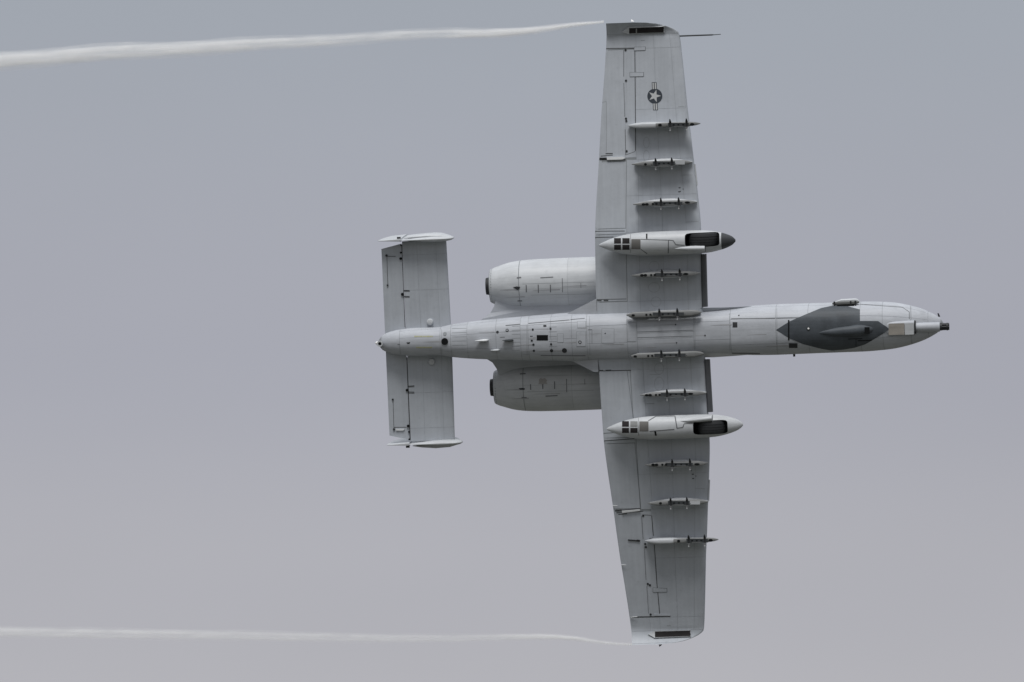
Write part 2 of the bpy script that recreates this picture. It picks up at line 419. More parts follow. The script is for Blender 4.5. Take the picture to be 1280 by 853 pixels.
# dark camouflage shape on the belly under the cockpit
camo = [(970, 412.6), (987, 402), (1006.7, 393.6), (1026.4, 385.6), (1040, 382.8), (1058, 383.0), (1074.8, 387.3), (1074.8, 401.4), (1097.7, 401.6), (1104, 406), (1111, 411.2), (1104, 417), (1096.3, 421.8), (1082, 430.2), (1068, 434.7), (1054, 437.0), (1040, 438.2), (1027.8, 436.2), (1003.8, 430.2), (987, 423.2)]
patch('camouflage_shape', FUS, camo, 'camo', fus, off=.010, sp=.12, label='dark grey false canopy painted on the belly')

# hatches, vents, drain holes on the belly
for p in [rect(670.9, 419.0, 685, 425.9)]: patch('vent_opening', FUS, p, 'black', fus, off=.009)
patch('vent_opening', FUS, rect(915.8, 403, 921.7, 409.4), 'dark', fus, off=.009)
patch('vent_opening', FUS, rect(986.2, 429.2, 996.8, 434.8), 'dark', fus, off=.013)
patch('vent_opening', FUS, rect(985, 400.3, 986.8, 425.6), 'black', fus, off=.014)
for (cx, cy, rr) in [(556, 427, 4.3)]:
    disc('intake_port', FUS, cx, cy, rr, 'black', fus, h=.03, seg=18)
for (cx, cy, rr) in [(621.9, 415.3, 1.7), (634, 413.2, 2.0), (666, 412.2, 1.4), (688.2, 411.2, 1.4), (664.8, 425.9, 1.4), (666.8, 431, 1.5), (667.4, 438.6, 1.5), (688.9, 430.5, 1.4), (689.5, 438.5, 2.2), (705.6, 438.3, 3.2), (725, 428, 2.2), (756.6, 417, .9), (844.5, 406, .9), (845.7, 428.6, .9), (881.3, 419.5, 1.0), (923.6, 394.7, .9), (556.1, 417.6, 2.4)]:
    disc('drain_port', FUS, cx, cy, rr, 'dark' if rr != 2.4 else 'faint', fus, h=.012, seg=12)
disc('port_ring', FUS, 725, 428, 1.2, 'paint', fus, h=.02, seg=10)
disc('port_ring', FUS, 634, 413.2, 1.0, 'paint', fus, h=.02, seg=10)
patch('drain_slot', FUS, rect(679.2, 406.4, 683, 408.8), 'dark', fus)
patch('drain_slot', FUS, rect(662.5, 420.0, 666, 420.9), 'dark', fus)
patch('drain_slot', FUS, [(508, 428.3), (512.8, 427.9), (512, 430), (509.5, 430.2)], 'dark', fus)
disc('belly_lamp', FUS, 1010.6, 411, 1.3, 'lamp', fus, h=.03, dome=True)
disc('port_ring', FUS, 1010.6, 411.3, 2.2, 'dark', fus, h=.016)
# rectangular access doors
def door(x0, y0, x1, y1, sf=FUS, par=fus, m='paint'):
    patch('door_joint', sf, rect(x0 - .45, y0 - .45, x1 + .45, y1 + .45), 'faint', par, off=.0075)
    patch('access_door', sf, rect(x0, y0, x1, y1), m, par, off=.0115)
door(752.4, 411.2, 767.4, 428.8)
door(785, 404, 795, 427)
door(721, 415, 732, 433); door(722, 402.5, 732, 410)
door(697, 417.5, 704, 428)
door(1062, 413.5, 1071, 421, m='camo'); door(1046, 420, 1056, 433, m='camo')
# thin seams and rivet bands
seams = [line(660.5, 404.6, 712, 400.2), line(713, 399.9, 731, 398.3), line(632, 407.2, 650, 405.6, .8), line(914, 398.8, 969, 398.2, .8), line(970, 398.2, 998, 397.6, .6),
         line(735, 412.5, 740, 412.3), line(796.6, 415.2, 866, 412.9, .6), line(796.6, 422.3, 866, 420.2, .6), line(740, 412.4, 740, 430, .4),
         line(676, 444.5, 732, 444.8, .7), line(497, 430.6, 500, 430.5, .7), line(1075, 380.8, 1128, 384.5, .5), line(1128, 384.5, 1136, 390, .5), line(1136.5, 390, 1136.5, 399, .7),
         line(625, 421.8, 631, 421.6, .6), line(915, 441.5, 950, 442.0, 1.0)]
patches('belly_seam', FUS, seams, 'seam', fus, off=.0085, sp=.2)
fl = []
for k in range(6): fl += [line(565, 411 + 5.2 * k, 583, 410.7 + 5.2 * k, .35)]
for k in range(7): fl += [line(640, 408 + 5 * k, 650, 407.7 + 5 * k, .4)]
for k in range(5): fl += [line(686, 409 + 6 * k, 696, 408.8 + 6 * k, .4)]
for xx, ya, yb in ((912.0, 392, 438), (868.5, 396, 436), (737, 396, 444), (658.5, 406, 444), (552, 412, 442), (971, 386, 438), (1138.6, 384, 400)): fl.append(line(xx, ya, xx + .4, yb, .45))
patches('rivet_rows', FUS, fl, 'faint', fus, off=.0082, sp=.2, joined=True)
# faded yellow stencil rows near the tail
yl = []
for x0, x1, y in ((518, 541, 420.9), (520.5, 539, 434.6)):
    x = x0
    while x < x1:
        wd = random.uniform(.8, 1.5); yl.append(rect(x, y - .9, x + wd, y + .7)); x += wd + random.uniform(.35, .7)
patches('yellow_stencil', FUS, yl, 'yellow', fus, off=.0095, joined=True, label='two rows of small faded yellow stencil lettering')

# fluid streaks trailing aft of ports and hatches
M['streak'] = mat('fluid_streak', (0.315, 0.322, 0.340), 0.5, 0.3, grime=0.12, streak=0.1)
def streaks(sf, par, lst):
    out = []
    for x, y, L, w in lst:
        sl = .03 * L; out.append([(x, y - w / 2), (x, y + w / 2), (x - L * .5, y + w * .35 + sl * .5), (x - L, y + sl + .1), (x - L * .55, y - w * .2 + sl * .4)])
    patches('fluid_streak', sf, out, 'streak', par, off=.0076, sp=.2)
streaks(FUS, fus, [(664, 412.3, 16, 1.3), (665, 431, 22, 1.4), (666, 438.5, 14, 1.2), (686, 411.2, 18, 1.0), (687, 438.6, 17, 1.6), (702, 438.4, 26, 2.2), (722, 428, 20, 1.6), (551.5, 427, 22, 2.4), (755, 417, 18, .9), (670, 422.5, 9, 2.6), (843, 406, 24, .9), (844, 428.6, 28, 1.0), (880, 419.5, 20, 1.0), (914.5, 406, 26, 2.0), (985, 432, 30, 1.8), (958, 418, 24, 1.0), (618, 415, 20, 1.2), (780, 430, 30, 1.2), (820, 434, 18, .9)])
# blade antennas
def blade(x0, y0, x1, y1, z, h, m, lab=None):
    xa, ya = inv(x0, y0, z); xb, yb = inv(x1, y1, z)
    L = xb - xa; y = (ya + yb) / 2
    loft('blade_antenna', [(xa, y, z - h * .35, .004, .03), (xa + L * .3, y, z - h * .45, .020, h * .45), (xa + L * .65, y, z - h * .48, .036, h * .5), (xa + L * .9, y, z - h * .4, .032, h * .42), (xa + L, y, z - h * .2, .010, h * .25)], m, fus, seg=14, label=lab)
blade(594, 425.5, 611, 425.5, -.55, .26, 'white', 'white blade antenna under the tail boom')
blade(628, 425.3, 642, 425.3, -.60, .22, 'rackdark', 'dark blade antenna')
blade(613.5, 437.7, 625, 437.7, -.50, .22, 'pale')
# tail light and ring
xt, yt_ = inv(475.3, 429.6, 0)
loft('tail_light_ring', [(-.06, xt, yt_, .085, .085), (-.12, xt, yt_, .085, .085), (-.12, xt, yt_, .05, .05), (-.07, xt, yt_, .045, .045)], 'pale', fus, axis='z', cap=(True, True))
loft('tail_port', [(-.06, xt, yt_, .048, .048), (-.095, xt, yt_, .048, .048)], 'black', fus, seg=14, axis='z')
loft('tail_light', [(-8.10, .0, .12, .05, .05), (-8.16, .0, .12, .045, .045), (-8.19, .0, .12, .015, .015)], 'lamp', fus, seg=12)
# side blisters: nose right mast and lower antenna
xa, ya = inv(993, 442.5, 0); loft('stub_antenna', [(ya + .05, xa, -.1, .035, .035), (ya - .07, xa, -.1, .03, .03)], 'dark', fus, seg=8, axis='y')
xa, ya = inv(1174, 393.5, 0); loft('nose_probe', [(ya - .06, xa, .0, .03, .03), (ya + .04, xa - .03, .0, .02, .02)], 'dark', fus, seg=8, axis='y')

# canopy on top (hidden from below)
cpb = Body(pchip([(3.6, .05), (4.2, .42), (5.2, .45), (6.0, .4), (6.6, .1)]), cst(.3), pchip([(3.6, .05), (4.4, .55), (5.2, .62), (6.0, .45), (6.6, .1)]), cst(0), cst(.6), cst(2.1), 3.6, 6.6)
vs_, fs = [], []
cx_ = [3.6 + .15 * i for i in range(21)]
for x in cx_:
    for k in range(24): vs_.append(cpb.S(x, 2 * math.pi * k / 24))
for i in range(20):
    for k in range(24):
        k2 = (k + 1) % 24; fs.append([i * 24 + k, i * 24 + k2, (i + 1) * 24 + k2, (i + 1) * 24 + k])
mk('cockpit_canopy', vs_, fs, 'glass', jet)

# ------------------------------------------------------------------ gun, gun fairing, nose fairing
gz = -.34
gxa, gya = inv(1180, 408.6, gz); gxb, gyb = inv(1146, 409.4, gz - .1)
gx0 = inv(1143.5, 410, -.45)[0]; gx1 = inv(1175, 408.6, gz)[0]; gx2 = inv(1186.5, 408.4, gz)[0]
gun = loft('gun', [(gx0 - .1, gyb, -.44, .13, .13), (gx0 + .05, gyb, -.43, .132, .132), (gx1 - .02, gya, gz - .02, .135, .135), (gx1, gya, gz - .02, .125, .125)], 'paint', jet, seg=24, label='pale gun shroud at the nose')
loft('muzzle_clamp', [(gx1 - .01, gya, gz, .105, .105), (gx1 + .06, gya, gz, .105, .105)], 'dark', gun, seg=18)
loft('muzzle_clamp', [(gx2 - .07, gya, gz, .108, .108), (gx2 - .035, gya, gz, .108, .108)], 'dark', gun, seg=18)
for k in range(7):
    t = 2 * math.pi * k / 7 + .2; by, bz = gya + .072 * math.cos(t), gz + .072 * math.sin(t)
    loft('barrel', [(gx1 - .05, by, bz, .03, .03), (gx2, by, bz, .03, .03), (gx2, by, bz, .018, .018), (gx2 - .05, by, bz, .018, .018)], 'dark', gun, seg=10)
loft('gun_hub', [(gx1 - .05, gya, gz, .035, .035), (gx2 - .02, gya, gz, .035, .035)], 'black', gun, seg=10)
hx0 = inv(1099, 411, -.6)[0]; hx1 = inv(1143, 411, -.6)[0]; hy = inv(1125, 410.6, -.6)[1]
gfair = loft('gun_fairing', [(hx0 - .25, hy - .03, -.52, .06, .05, 3), (hx0, hy, -.52, .13, .125, 3.5), (hx0 + .28, hy + .01, -.50, .185, .175, 5), (hx0 + .5, hy + .01, -.47, .19, .19, 6), (hx1 - .02, hy + .01, -.42, .19, .19, 6), (hx1, hy + .01, -.42, .185, .185, 6)], 'paint', jet, seg=28, label='pale boxy gun fairing under the nose')
loft('fairing_end_ring', [(hx1 - .004, hy + .01, -.42, .192, .192, 6), (hx1 + .04, hy + .01, -.42, .18, .18, 6)], 'dark', gfair, seg=28)
ba = inv(1111, 405.4, -.66); bb = inv(1130.5, 419, -.64)
gff = Flat(lambda x, y: -.66 + (x - (hx0 + .5)) * .055 if x > hx0 + .5 else (-.675 + (x - hx0 - .28) * .068 if x > hx0 + .28 else -.675 + (hx0 + .28 - x) * .107))
patch('bare_patch', gff, [(1110.8, 404.8), (1130.5, 404.2), (1130.5, 418.6), (1110.8, 418.9)], 'beige', gfair, off=.012, label='beige bare patch on the gun fairing')
patch('camouflage_point', gff, [(1098.5, 405.5), (1104, 405.8), (1108, 408.4), (1111.2, 411.4), (1106.5, 415.6), (1102.5, 418), (1098.5, 418.4)], 'camo', gfair, off=.016)
patch('bare_patch_panel', gff, [(1131.2, 404.4), (1142.3, 404.0), (1142.3, 418.2), (1131.2, 418.6)], 'pale', gfair, off=.010)
# dark nose-gear fairing inside the dark shape
nx0 = inv(1012, 413, -.8)[0]; nx1 = inv(1102, 411, -.7)[0]; ny = inv(1080, 413.6, -.8)[1]
nf = loft('nose_gear_fairing', [(nx0, ny - .02, -.74, .02, .02), (nx0 + .3, ny - .02, -.74, .07, .07), (nx0 + .8, ny - .01, -.72, .14, .15), (nx0 + 1.3, ny, -.70, .18, .19), (nx1 - .55, ny + .01, -.64, .185, .205), (nx1 - .3, ny + .02, -.59, .155, .17), (nx1 - .1, ny + .03, -.56, .08, .10), (nx1, ny + .03, -.55, .02, .03)], 'camo', jet, seg=24)
nfs = Flat(lambda x, y: -.893 + max(0, (x - nx0 - 1.3)) * .06)
patch('fairing_vent', nfs, rect(1080.6, 409.2, 1087, 417.6), 'black', nf, off=.012)
patches('door_seam', FUS, [line(1060, 423.8, 1078, 423.4, .9), line(1070, 424, 1070, 433, .6), line(1072, 426.0, 1090, 425.4, 1.0)], 'black', fus, off=.0125)
loft('door_hinge_fairing', [(fx(1071), -.20, -.66, .01, .01), (fx(1076), -.205, -.68, .03, .04), (fx(1088), -.20, -.66, .03, .04), (fx(1093), -.2, -.62, .01, .01)], 'camo', jet, seg=10)

# laser pod stub on the right side of the nose
px0, py0 = inv(1042, 380.5, -.15); px1, _ = inv(1074.5, 379.5, -.15)
L = px1 - px0
pp = loft('side_pod_pylon', [(px0, .70, -.25, .02, .02, 3), (px0 + .1, .725, -.2, .035, .08, 5), (px0 + L * .3, .745, -.15, .055, .12, 5), (px0 + L * .85, .75, -.15, .055, .12, 5), (px1 - .05, .74, -.15, .045, .1, 5), (px1, .72, -.2, .015, .02, 3)], 'pale', jet, seg=18, label='white pod pylon on the right side of the nose')
loft('pod_rack', [(px0 - .02, .70, -.36, .02, .02, 3), (px0 + .12, .70, -.36, .05, .06, 4), (px1 - .12, .70, -.36, .05, .06, 4), (px1 + .01, .715, -.36, .02, .02, 3)], 'rackmid', pp, seg=12)
boxm('rack_shade_block', px0 + .12, px1 - .14, .585, .655, -.44, -.30, 'black', pp)  # black block added as the shadow beneath the pod rack
for q in (px0 + .02, px0 + .48, px1 - .12): boxm('sway_brace', q, q + .045, .62, .755, -.425, -.37, 'dark', pp)

# ------------------------------------------------------------------ wings
XLE = pchip([(0, 1.17), (.7, 1.175), (2.9, 1.205), (3.34, 1.19), (4.09, 1.13), (4.8, 1.065), (5.62, .995), (6.22, .935), (7.32, .855), (8.36, .765), (8.44, .745), (8.53, .64), (8.62, .45), (8.70, .18), (8.745, -.13), (8.765, -.5)])
XTE = pchip([(0, -1.84), (.7, -1.835), (2.9, -1.785), (3.38, -1.755), (4.87, -1.62), (6.3, -1.50), (7.25, -1.395), (8.36, -1.295), (8.765, -1.27)])
def yt(c, t): c = max(0, min(1, c)); return 5 * t * (.2969 * math.sqrt(c) - .126 * c - .3516 * c * c + .2843 * c ** 3 - .1036 * c ** 4)
def wz0(y): return -.43 + max(0, y - 2.9) * math.tan(R_(7)) - max(0, y - 8.25) ** 2 * 1.15
class Wing(Surf):
    vs = 1.0; zg = -.5
    def __init__(s, sg): s.sg = sg
    def P(s, c, y, side):
        le, te = XLE(y), XTE(y); ch = le - te; t = .15 * (1 if y < 8.3 else max(.12, 1 - (y - 8.3) * 1.7))
        cam_ = .05 * 4 * c * (1 - c)
        return Vector((le - c * ch, s.sg * y, wz0(y) + ch * (cam_ + side * yt(c, t))))
    def S(s, c, y): return s.P(c, y, -1)
    def out(s, c, y): return Vector((.0, 0, -1))
    def guess(s, x, y):
        y = min(8.6, max(.3, abs(y))); return (XLE(y) - x) / (XLE(y) - XTE(y)), y
    def clamp(s, c, y): return max(0.002, min(.998, c)), max(.2, min(8.76, y))
    def nrm(s, u, v):
        e = 1e-3
        a_ = s.S(min(1, u + e), v) - s.S(max(0, u - e), v); b_ = s.S(u, v + e) - s.S(u, v - e)
        n = a_.cross(b_).normalized()
        if n.z > 0: n = -n
        return n
ys_ = [.2, .7, 1.5, 2.3, 2.7, 2.9, 3.1, 3.4, 4, 4.4, 4.9, 5.6, 6.3, 7, 7.6, 8.1, 8.25, 8.36, 8.44, 8.5, 8.56, 8.62, 8.67, 8.71, 8.745, 8.765]
cs_ = [0, .003, .008, .016, .03, .05, .08, .14, .22, .32, .44, .56, .68, .8, .9, .97, 1.0]
wings = {}
def build_wing(sg, label):
    W = Wing(sg)
    ring = [(c, 1) for c in cs_[::-1]] + [(c, -1) for c in cs_[1:-1]]
    nr = len(ring); vs_, fs, fm = [], [], []
    for y in ys_:
        for c, sd in ring: vs_.append(W.P(c, y, sd))
    for i in range(len(ys_) - 1):
        for k in range(nr):
            k2 = (k + 1) % nr
            q = [i * nr + k, i * nr + k2, (i + 1) * nr + k2, (i + 1) * nr + k]
            fs.append(q)
            (c1, s1), (c2, s2) = ring[k], ring[k2]
            low = (s1 == -1 or s2 == -1) and max(c1, c2) > .02 and min(c1, c2) < .96
            fm.append(1 if low and ys_[i] < 8.6 else 0)
    fs.append(list(range(nr))[::-1]); fm.append(0); fs.append([(len(ys_) - 1) * nr + k for k in range(nr)]); fm.append(0)
    if sg > 0: fs = [q[::-1] for q in fs]
    w = mk('wing', vs_, fs, None, jet, mats=['wing', 'faint'], fmat=fm, label=label)
    def T_(c0, c1, y0, y1, name='skin_panel', m='wing', gu=.0012, gv=.0025, off=.006, nu=None):
        return tile(name, W, c0, c1, y0, y1, m, w, nu or max(2, int((c1 - c0) / .045)), max(2, int((y1 - y0) / .3) + (4 if y1 > 8.3 else 0)), off=off, gu=gu, gv=gv)
    sp = [.60, .96, 2.30, 2.89, 3.92, 4.92, 6.32, 8.02]
    for y0, y1 in zip(sp, sp[1:]):
        for c0, c1 in ((.012, .135), (.135, .36), (.36, .585 if y1 < 4.95 else .602)): T_(c0, c1, y0, y1, nu=9 if c0 < .1 else None)
        if y1 < 4.95: T_(.585, .705, y0, y1)
    for c0, c1 in ((.012, .135), (.135, .36), (.36, .60), (.60, .735), (.735, .99)): T_(c0, c1, 8.02, 8.40, nu=8)
    T_(.705, .99, .60, .96, gv=.006)
    T_(.71, .992, .975, 2.86, 'flap', gu=.0015, gv=.008, nu=7)
    T_(.705, .99, 2.86, 3.02, 'flap_track_panel', gv=.01)
    T_(.71, .992, 3.02, 4.89, 'flap', gu=.0015, gv=.012, nu=7)
    T_(.602, .72, 4.98, 8.0, 'hinge_panel', gu=.0006, gv=.006, m='wing')
    T_(.72, .992, 4.98, 8.0, 'aileron', gu=.0006, gv=.006, nu=7)
    T_(.012, .988, 8.40, 8.735, 'wingtip_skin', nu=30, gu=.001, gv=.003)
    return w, W
wR, WR = build_wing(1, 'right wing, pointing up'); wL, WL = build_wing(-1, 'left wing, pointing down')
# clean trimming plates: leading edge slats at the root
def slat(par, sg):
    vs_, fs = [], []
    n = 9; ys = [.74 + (2.22 - .74) * i / 4 for i in range(5)]
    for y in ys:
        for k in range(n):
            t = math.pi * (-.45 + 1.0 * k / (n - 1)); rr = .105
            vs_.append(Vector((XLE(y) + .028 + rr * math.cos(t), sg * y, wz0(y) + .01 - .12 * math.sin(t) * 1.0)))
        for k in range(n):
            t = math.pi * (-.45 + 1.0 * (n - 1 - k) / (n - 1)); rr = .035
            vs_.append(Vector((XLE(y) - .02 + rr * math.cos(t), sg * y, wz0(y) + .01 - .085 * math.sin(t))))
    m2 = 2 * n
    for i in range(4):
        for k in range(m2):
            k2 = (k + 1) % m2; fs.append([i * m2 + k, i * m2 + k2, (i + 1) * m2 + k2, (i + 1) * m2 + k])
    fs.append(list(range(m2))[::-1]); fs.append([4 * m2 + k for k in range(m2)])
    if sg < 0: fs = [q[::-1] for q in fs]
    mk('slat', vs_, fs, 'slat', par)
slat(wR, 1); slat(wL, -1)

# dispensers at the wing tips
def tip_unit(W, par, body, win, bars):
    patch('dispenser_housing', W, body, 'pale', par, off=.045, sp=.1)
    h = patch('dispenser_window', W, win, 'window', par, off=.052, sp=.1)
    if bars: patches('window_bar', W, bars, 'rack', par, off=.056)
tip_unit(WR, wR, [(777.6, 39.6), (785.5, 33.2), (830.4, 32.0), (831, 40.6), (785.5, 42.4)], [(786.6, 34.2), (829.4, 32.6), (830, 40.3), (786.6, 41.6)], [rect(795.0, 34.6, 796.6, 41)])
tip_unit(WL, wL, [(810.3, 793.4), (818, 788.8), (863.4, 787.6), (863.8, 796.4), (818.3, 798.2)], [(819, 789.6), (863, 788.2), (863.2, 796), (819, 797.6)], None)

# wing marking: star in a disc with two bars
mk_ = WR; INS = (818.6, 120.4)
mark = patch('insignia_disc', WR, circ(INS[0], INS[1], 9.4, n=26), 'ink', wR, off=.0115, label='dark insignia disc with a light star')
ax = Vector((.047, 1)).normalized()       # spanwise direction in the photo
sta = []
for k in range(10):
    t = 2 * math.pi * k / 10 - .03; R1 = 8.1 if k % 2 == 0 else 3.15
    sta.append((INS[0] - .3 + R1 * math.cos(t), INS[1] - .1 + R1 * math.sin(t)))
patch('star', WR, sta, 'inklight', wR, off=.0145, sp=.2)
def bar(cx, cy0, cy1, hw, m, off, nm):
    p = []
    for (dx, yy) in ((-hw, cy0), (hw, cy0), (hw, cy1), (-hw, cy1)): p.append((cx + dx + (yy - INS[1]) * .047, yy))
    patch(nm, WR, p, m, wR, off=off, sp=.3)
for y0, y1 in ((103.0, 111.6), (129.0, 138.0)):
    bar(INS[0], y0, y1, 3.0, 'ink', .0105, 'insignia_bar')
    bar(INS[0] - 1.38, y0 + .7, y1 - (.6 if y0 > 115 else 0), .82, 'inklight', .0135, 'bar_stripe'); bar(INS[0] + 1.38, y0 + .7, y1 - (.6 if y0 > 115 else 0), .82, 'inklight', .0135, 'bar_stripe')

# wing details: dark slots, brackets, actuator stubs, seams (right wing)
patches('control_gap', WR, [line(756.8, 60.9, 799, 60.2, 1.0), line(749.6, 198.2, 759, 198.0, 1.7), line(751, 195.4, 766, 194.2, .9), line(746.5, 375.9, 752, 375.9, 1.4), line(754.5, 375.8, 760.5, 375.7, 1.5), line(746, 374.5, 783, 373.9, .7), line(743.5, 289.3, 781, 289.0, .9), line(742.8, 297, 767, 296.5, .9), line(793.6, 63.5, 794.4, 156, .95), line(794.5, 160, 794.3, 189.0, .95), line(757, 192.3, 766, 192.3, 1.4)], 'gap', wR, off=.0085, sp=.3)
patches('control_gap', WR, [line(779.7, 63, 779.7, 96, .7), line(779.8, 104, 781.0, 146, .6), line(781.5, 162, 782.2, 194, .8), line(745.3, 375, 745.6, 389, .9), line(782.2, 194, 794, 189.6, .6)], 'seam', wR, off=.0085, sp=.3)
for p in ([(793, 59.3), (806.6, 59.0), (806.6, 63.0), (793, 63.5)], [(787.6, 90.8), (804.4, 91), (804.4, 95.6), (787.6, 96)]):
    patch('bracket_edge', WR, [(x + (.5 if x > 795 else -.5), y + (.5 if i > 1 else -.5)) for i, (x, y) in enumerate(p)], 'seam', wR, off=.0085)
    patch('hinge_bracket', WR, p, 'wing', wR, off=.02)
for cx, cy in ((782, 62.8), (782.6, 101), (782.6, 148.5), (783, 151.5), (783.4, 189.2)):
    disc('hinge_stub', WR, cx, cy, 1.4, 'dark', wR, h=.02, seg=8)
patch('flap_fairing', WR, [(758.5, 197.0), (779, 196.4), (782, 198), (778, 199.7), (759, 200.2)], 'white', wR, off=.05)
patch('flap_fairing_slot', WR, line(749.3, 199.0, 759, 198.9, 2.0), 'black', wR, off=.011)
# left wing
patches('control_gap', WL, [line(769, 638.9, 800, 635.8, 1.0), line(770.5, 641.3, 804, 639.2, 1.0), line(768.8, 638.6, 777, 637.8, 1.6), line(773, 643.2, 784, 642.4, 1.2), line(788.5, 771.3, 838, 770.6, 1.0), line(814.7, 645, 816.8, 670, .95), line(818.0, 681, 821.6, 735, .95), line(822.3, 741, 824.6, 767, .95), line(750, 463.8, 789, 463.2, .8), line(749, 463.5, 754, 463.2, 1.5), line(757, 463.3, 764, 463.0, 1.6), line(755.2, 551.2, 793, 548.6, .9)], 'gap', wL, off=.0085, sp=.3)
patches('control_gap', WL, [line(802, 645, 804, 674, .7), line(805.5, 683, 807.5, 725, .6), line(808.5, 733, 810.8, 767, .6), line(747.3, 451, 749.2, 463, .9), line(784, 464, 794.8, 548, .4), line(795, 549, 800.4, 636, .5), line(754.5, 541.8, 770, 540.8, .7), line(803, 643.6, 814.5, 644.4, .8)], 'seam', wL, off=.0085, sp=.3)
patch('bracket_edge', WL, [(816, 734.6), (834, 735.4), (834, 740.4), (816, 740.6)], 'seam', wL, off=.0085)
patch('hinge_bracket', WL, [(816.5, 735.1), (833.5, 735.9), (833.5, 739.9), (816.5, 740.1)], 'wing', wL, off=.02)
patch('hinge_bracket', WL, [(818, 767.7), (838, 767.9), (838, 770.0), (818, 770.0)], 'wing', wL, off=.02)
for cx, cy in ((804, 644.8), (806.5, 680), (807.4, 684), (809.8, 730), (812.5, 731.5), (813.3, 768.2)):
    disc('hinge_stub', WL, cx, cy, 1.4, 'dark', wL, h=.02, seg=8)
patch('flap_fairing', WL, [(777.5, 638.6), (800, 636.6), (800.5, 638.4), (778, 641)], 'white', wL, off=.05)
# stray tank-access ovals and seams
def ringl(cx, cy, rx, ry, w=.35, n=22):
    return [line(cx + rx * math.cos(2 * math.pi * i / n), cy + ry * math.sin(2 * math.pi * i / n), cx + rx * math.cos(2 * math.pi * (i + 1) / n), cy + ry * math.sin(2 * math.pi * (i + 1) / n), w) for i in range(n)]
for q in ((817.5, 333, 6.3, 6.2), (817.5, 359.5, 7, 6), (820, 377.5, 6.3, 6), (808, 178.5, 3.6, 6.8), (808, 195, 3.6, 6.8)): patches('access_oval', WR, ringl(*q), 'faint', wR, off=.0075, joined=True)
for q in ((824, 461, 5.8, 7), (824, 480, 6, 8.4)): patches('access_oval', WL, ringl(*q), 'faint', wL, off=.0075, joined=True)
for W, w, L_ in ((WR, wR, [(849.5, 235.0), (849, 240), (854, 236.6), (850.6, 239.4)]), (WL, wL, [(866.0, 593), (866.5, 598.3), (870, 595.2), (864.0, 588.5)])):
    for i, (cx, cy) in enumerate(L_): patch('drain_slot', W, rect(cx - (1.2 if i < 2 else .5), cy - .6, cx + (1.2 if i < 2 else .5), cy + .6), 'dark', w, off=.009)
fl = [line(812, 464, 829, 463.5, .4), line(812, 468.5, 826, 468.2, .4), line(808, 505, 818, 504.6, .8), line(869, 453, 883, 452.6, .35), line(869, 610.5, 884, 611.2, .45)]
patches('wing_seam', WL, fl, 'faint', wL, off=.0078)
patches('wing_seam', WR, [line(857, 277.8, 873, 277, .5), line(852, 219, 868, 219, .5), line(848, 133.6, 857, 133, .5), line(757, 43.6, 847, 41.0, .4), line(758, 127.5, 758, 190, .5), line(752, 128.2, 758, 127.2, .5), line(801, 51, 806, 50.8, .8)], 'faint', wR, off=.0078)
patches('wing_seam', WL, [line(833.5, 782.3, 838.3, 782.2, .8)], 'faint', wL, off=.0078)
# stall strips on the leading edge
for sg, w in ((1, wR), (-1, wL)):
    q = []
    loft('stall_strip', [(sg * 4.14, XLE(4.14) + .012, wz0(4.14) - .02, .02, .02), (sg * 4.74, XLE(4.74) + .012, wz0(4.74) - .02, .02, .02)], 'pale', w, seg=8, axis='y')
# wing tip lights, wicks, pitot probe
def tiplight(px, py, w, m):
    x, y = inv(px, py, wz0(8.7)); loft('position_light', [(y, x, wz0(8.72) + .04, .05, .03), (y + (.03 if y > 0 else -.03), x - .01, wz0(8.72) + .04, .028, .025), (y + (.06 if y > 0 else -.06), x - .03, wz0(8.72) + .05, .006, .01)], m, w, seg=10, axis='y')
tiplight(790.5, 27.2, wR, 'lamp'); tiplight(825.5, 806.0, wL, 'dark')
ax0 = inv(846, 45.4, wz0(8.35)); ax1 = inv(890, 43.8, wz0(8.35)); ax2 = inv(901, 43.1, wz0(8.35))
zq = wz0(8.3) + .0
loft('pitot_probe', [(ax0[0], ax0[1], zq, .022, .022), (ax1[0], ax1[1], zq, .021, .021), (ax1[0] + .05, ax1[1], zq, .012, .012), (ax2[0], ax2[1], zq, .010, .010)], 'rackdark', wR, seg=10)
for px, py, px2, py2, w in ((777, 706, 783, 706.2, wL), (788.3, 771.8, 797, 770.6, wL), (766, 632, 772, 632.2, wL)):
    a0 = inv(px, py, wz0(abs(inv(px, py)[1]))); a1 = inv(px2, py2, wz0(abs(inv(px, py)[1])))
    loft('static_wick', [(a0[0], a0[1], wz0(abs(a0[1])) - .03, .011, .011), (a1[0], a1[1], wz0(abs(a0[1])) - .06, .009, .009)], 'white', w, seg=6)

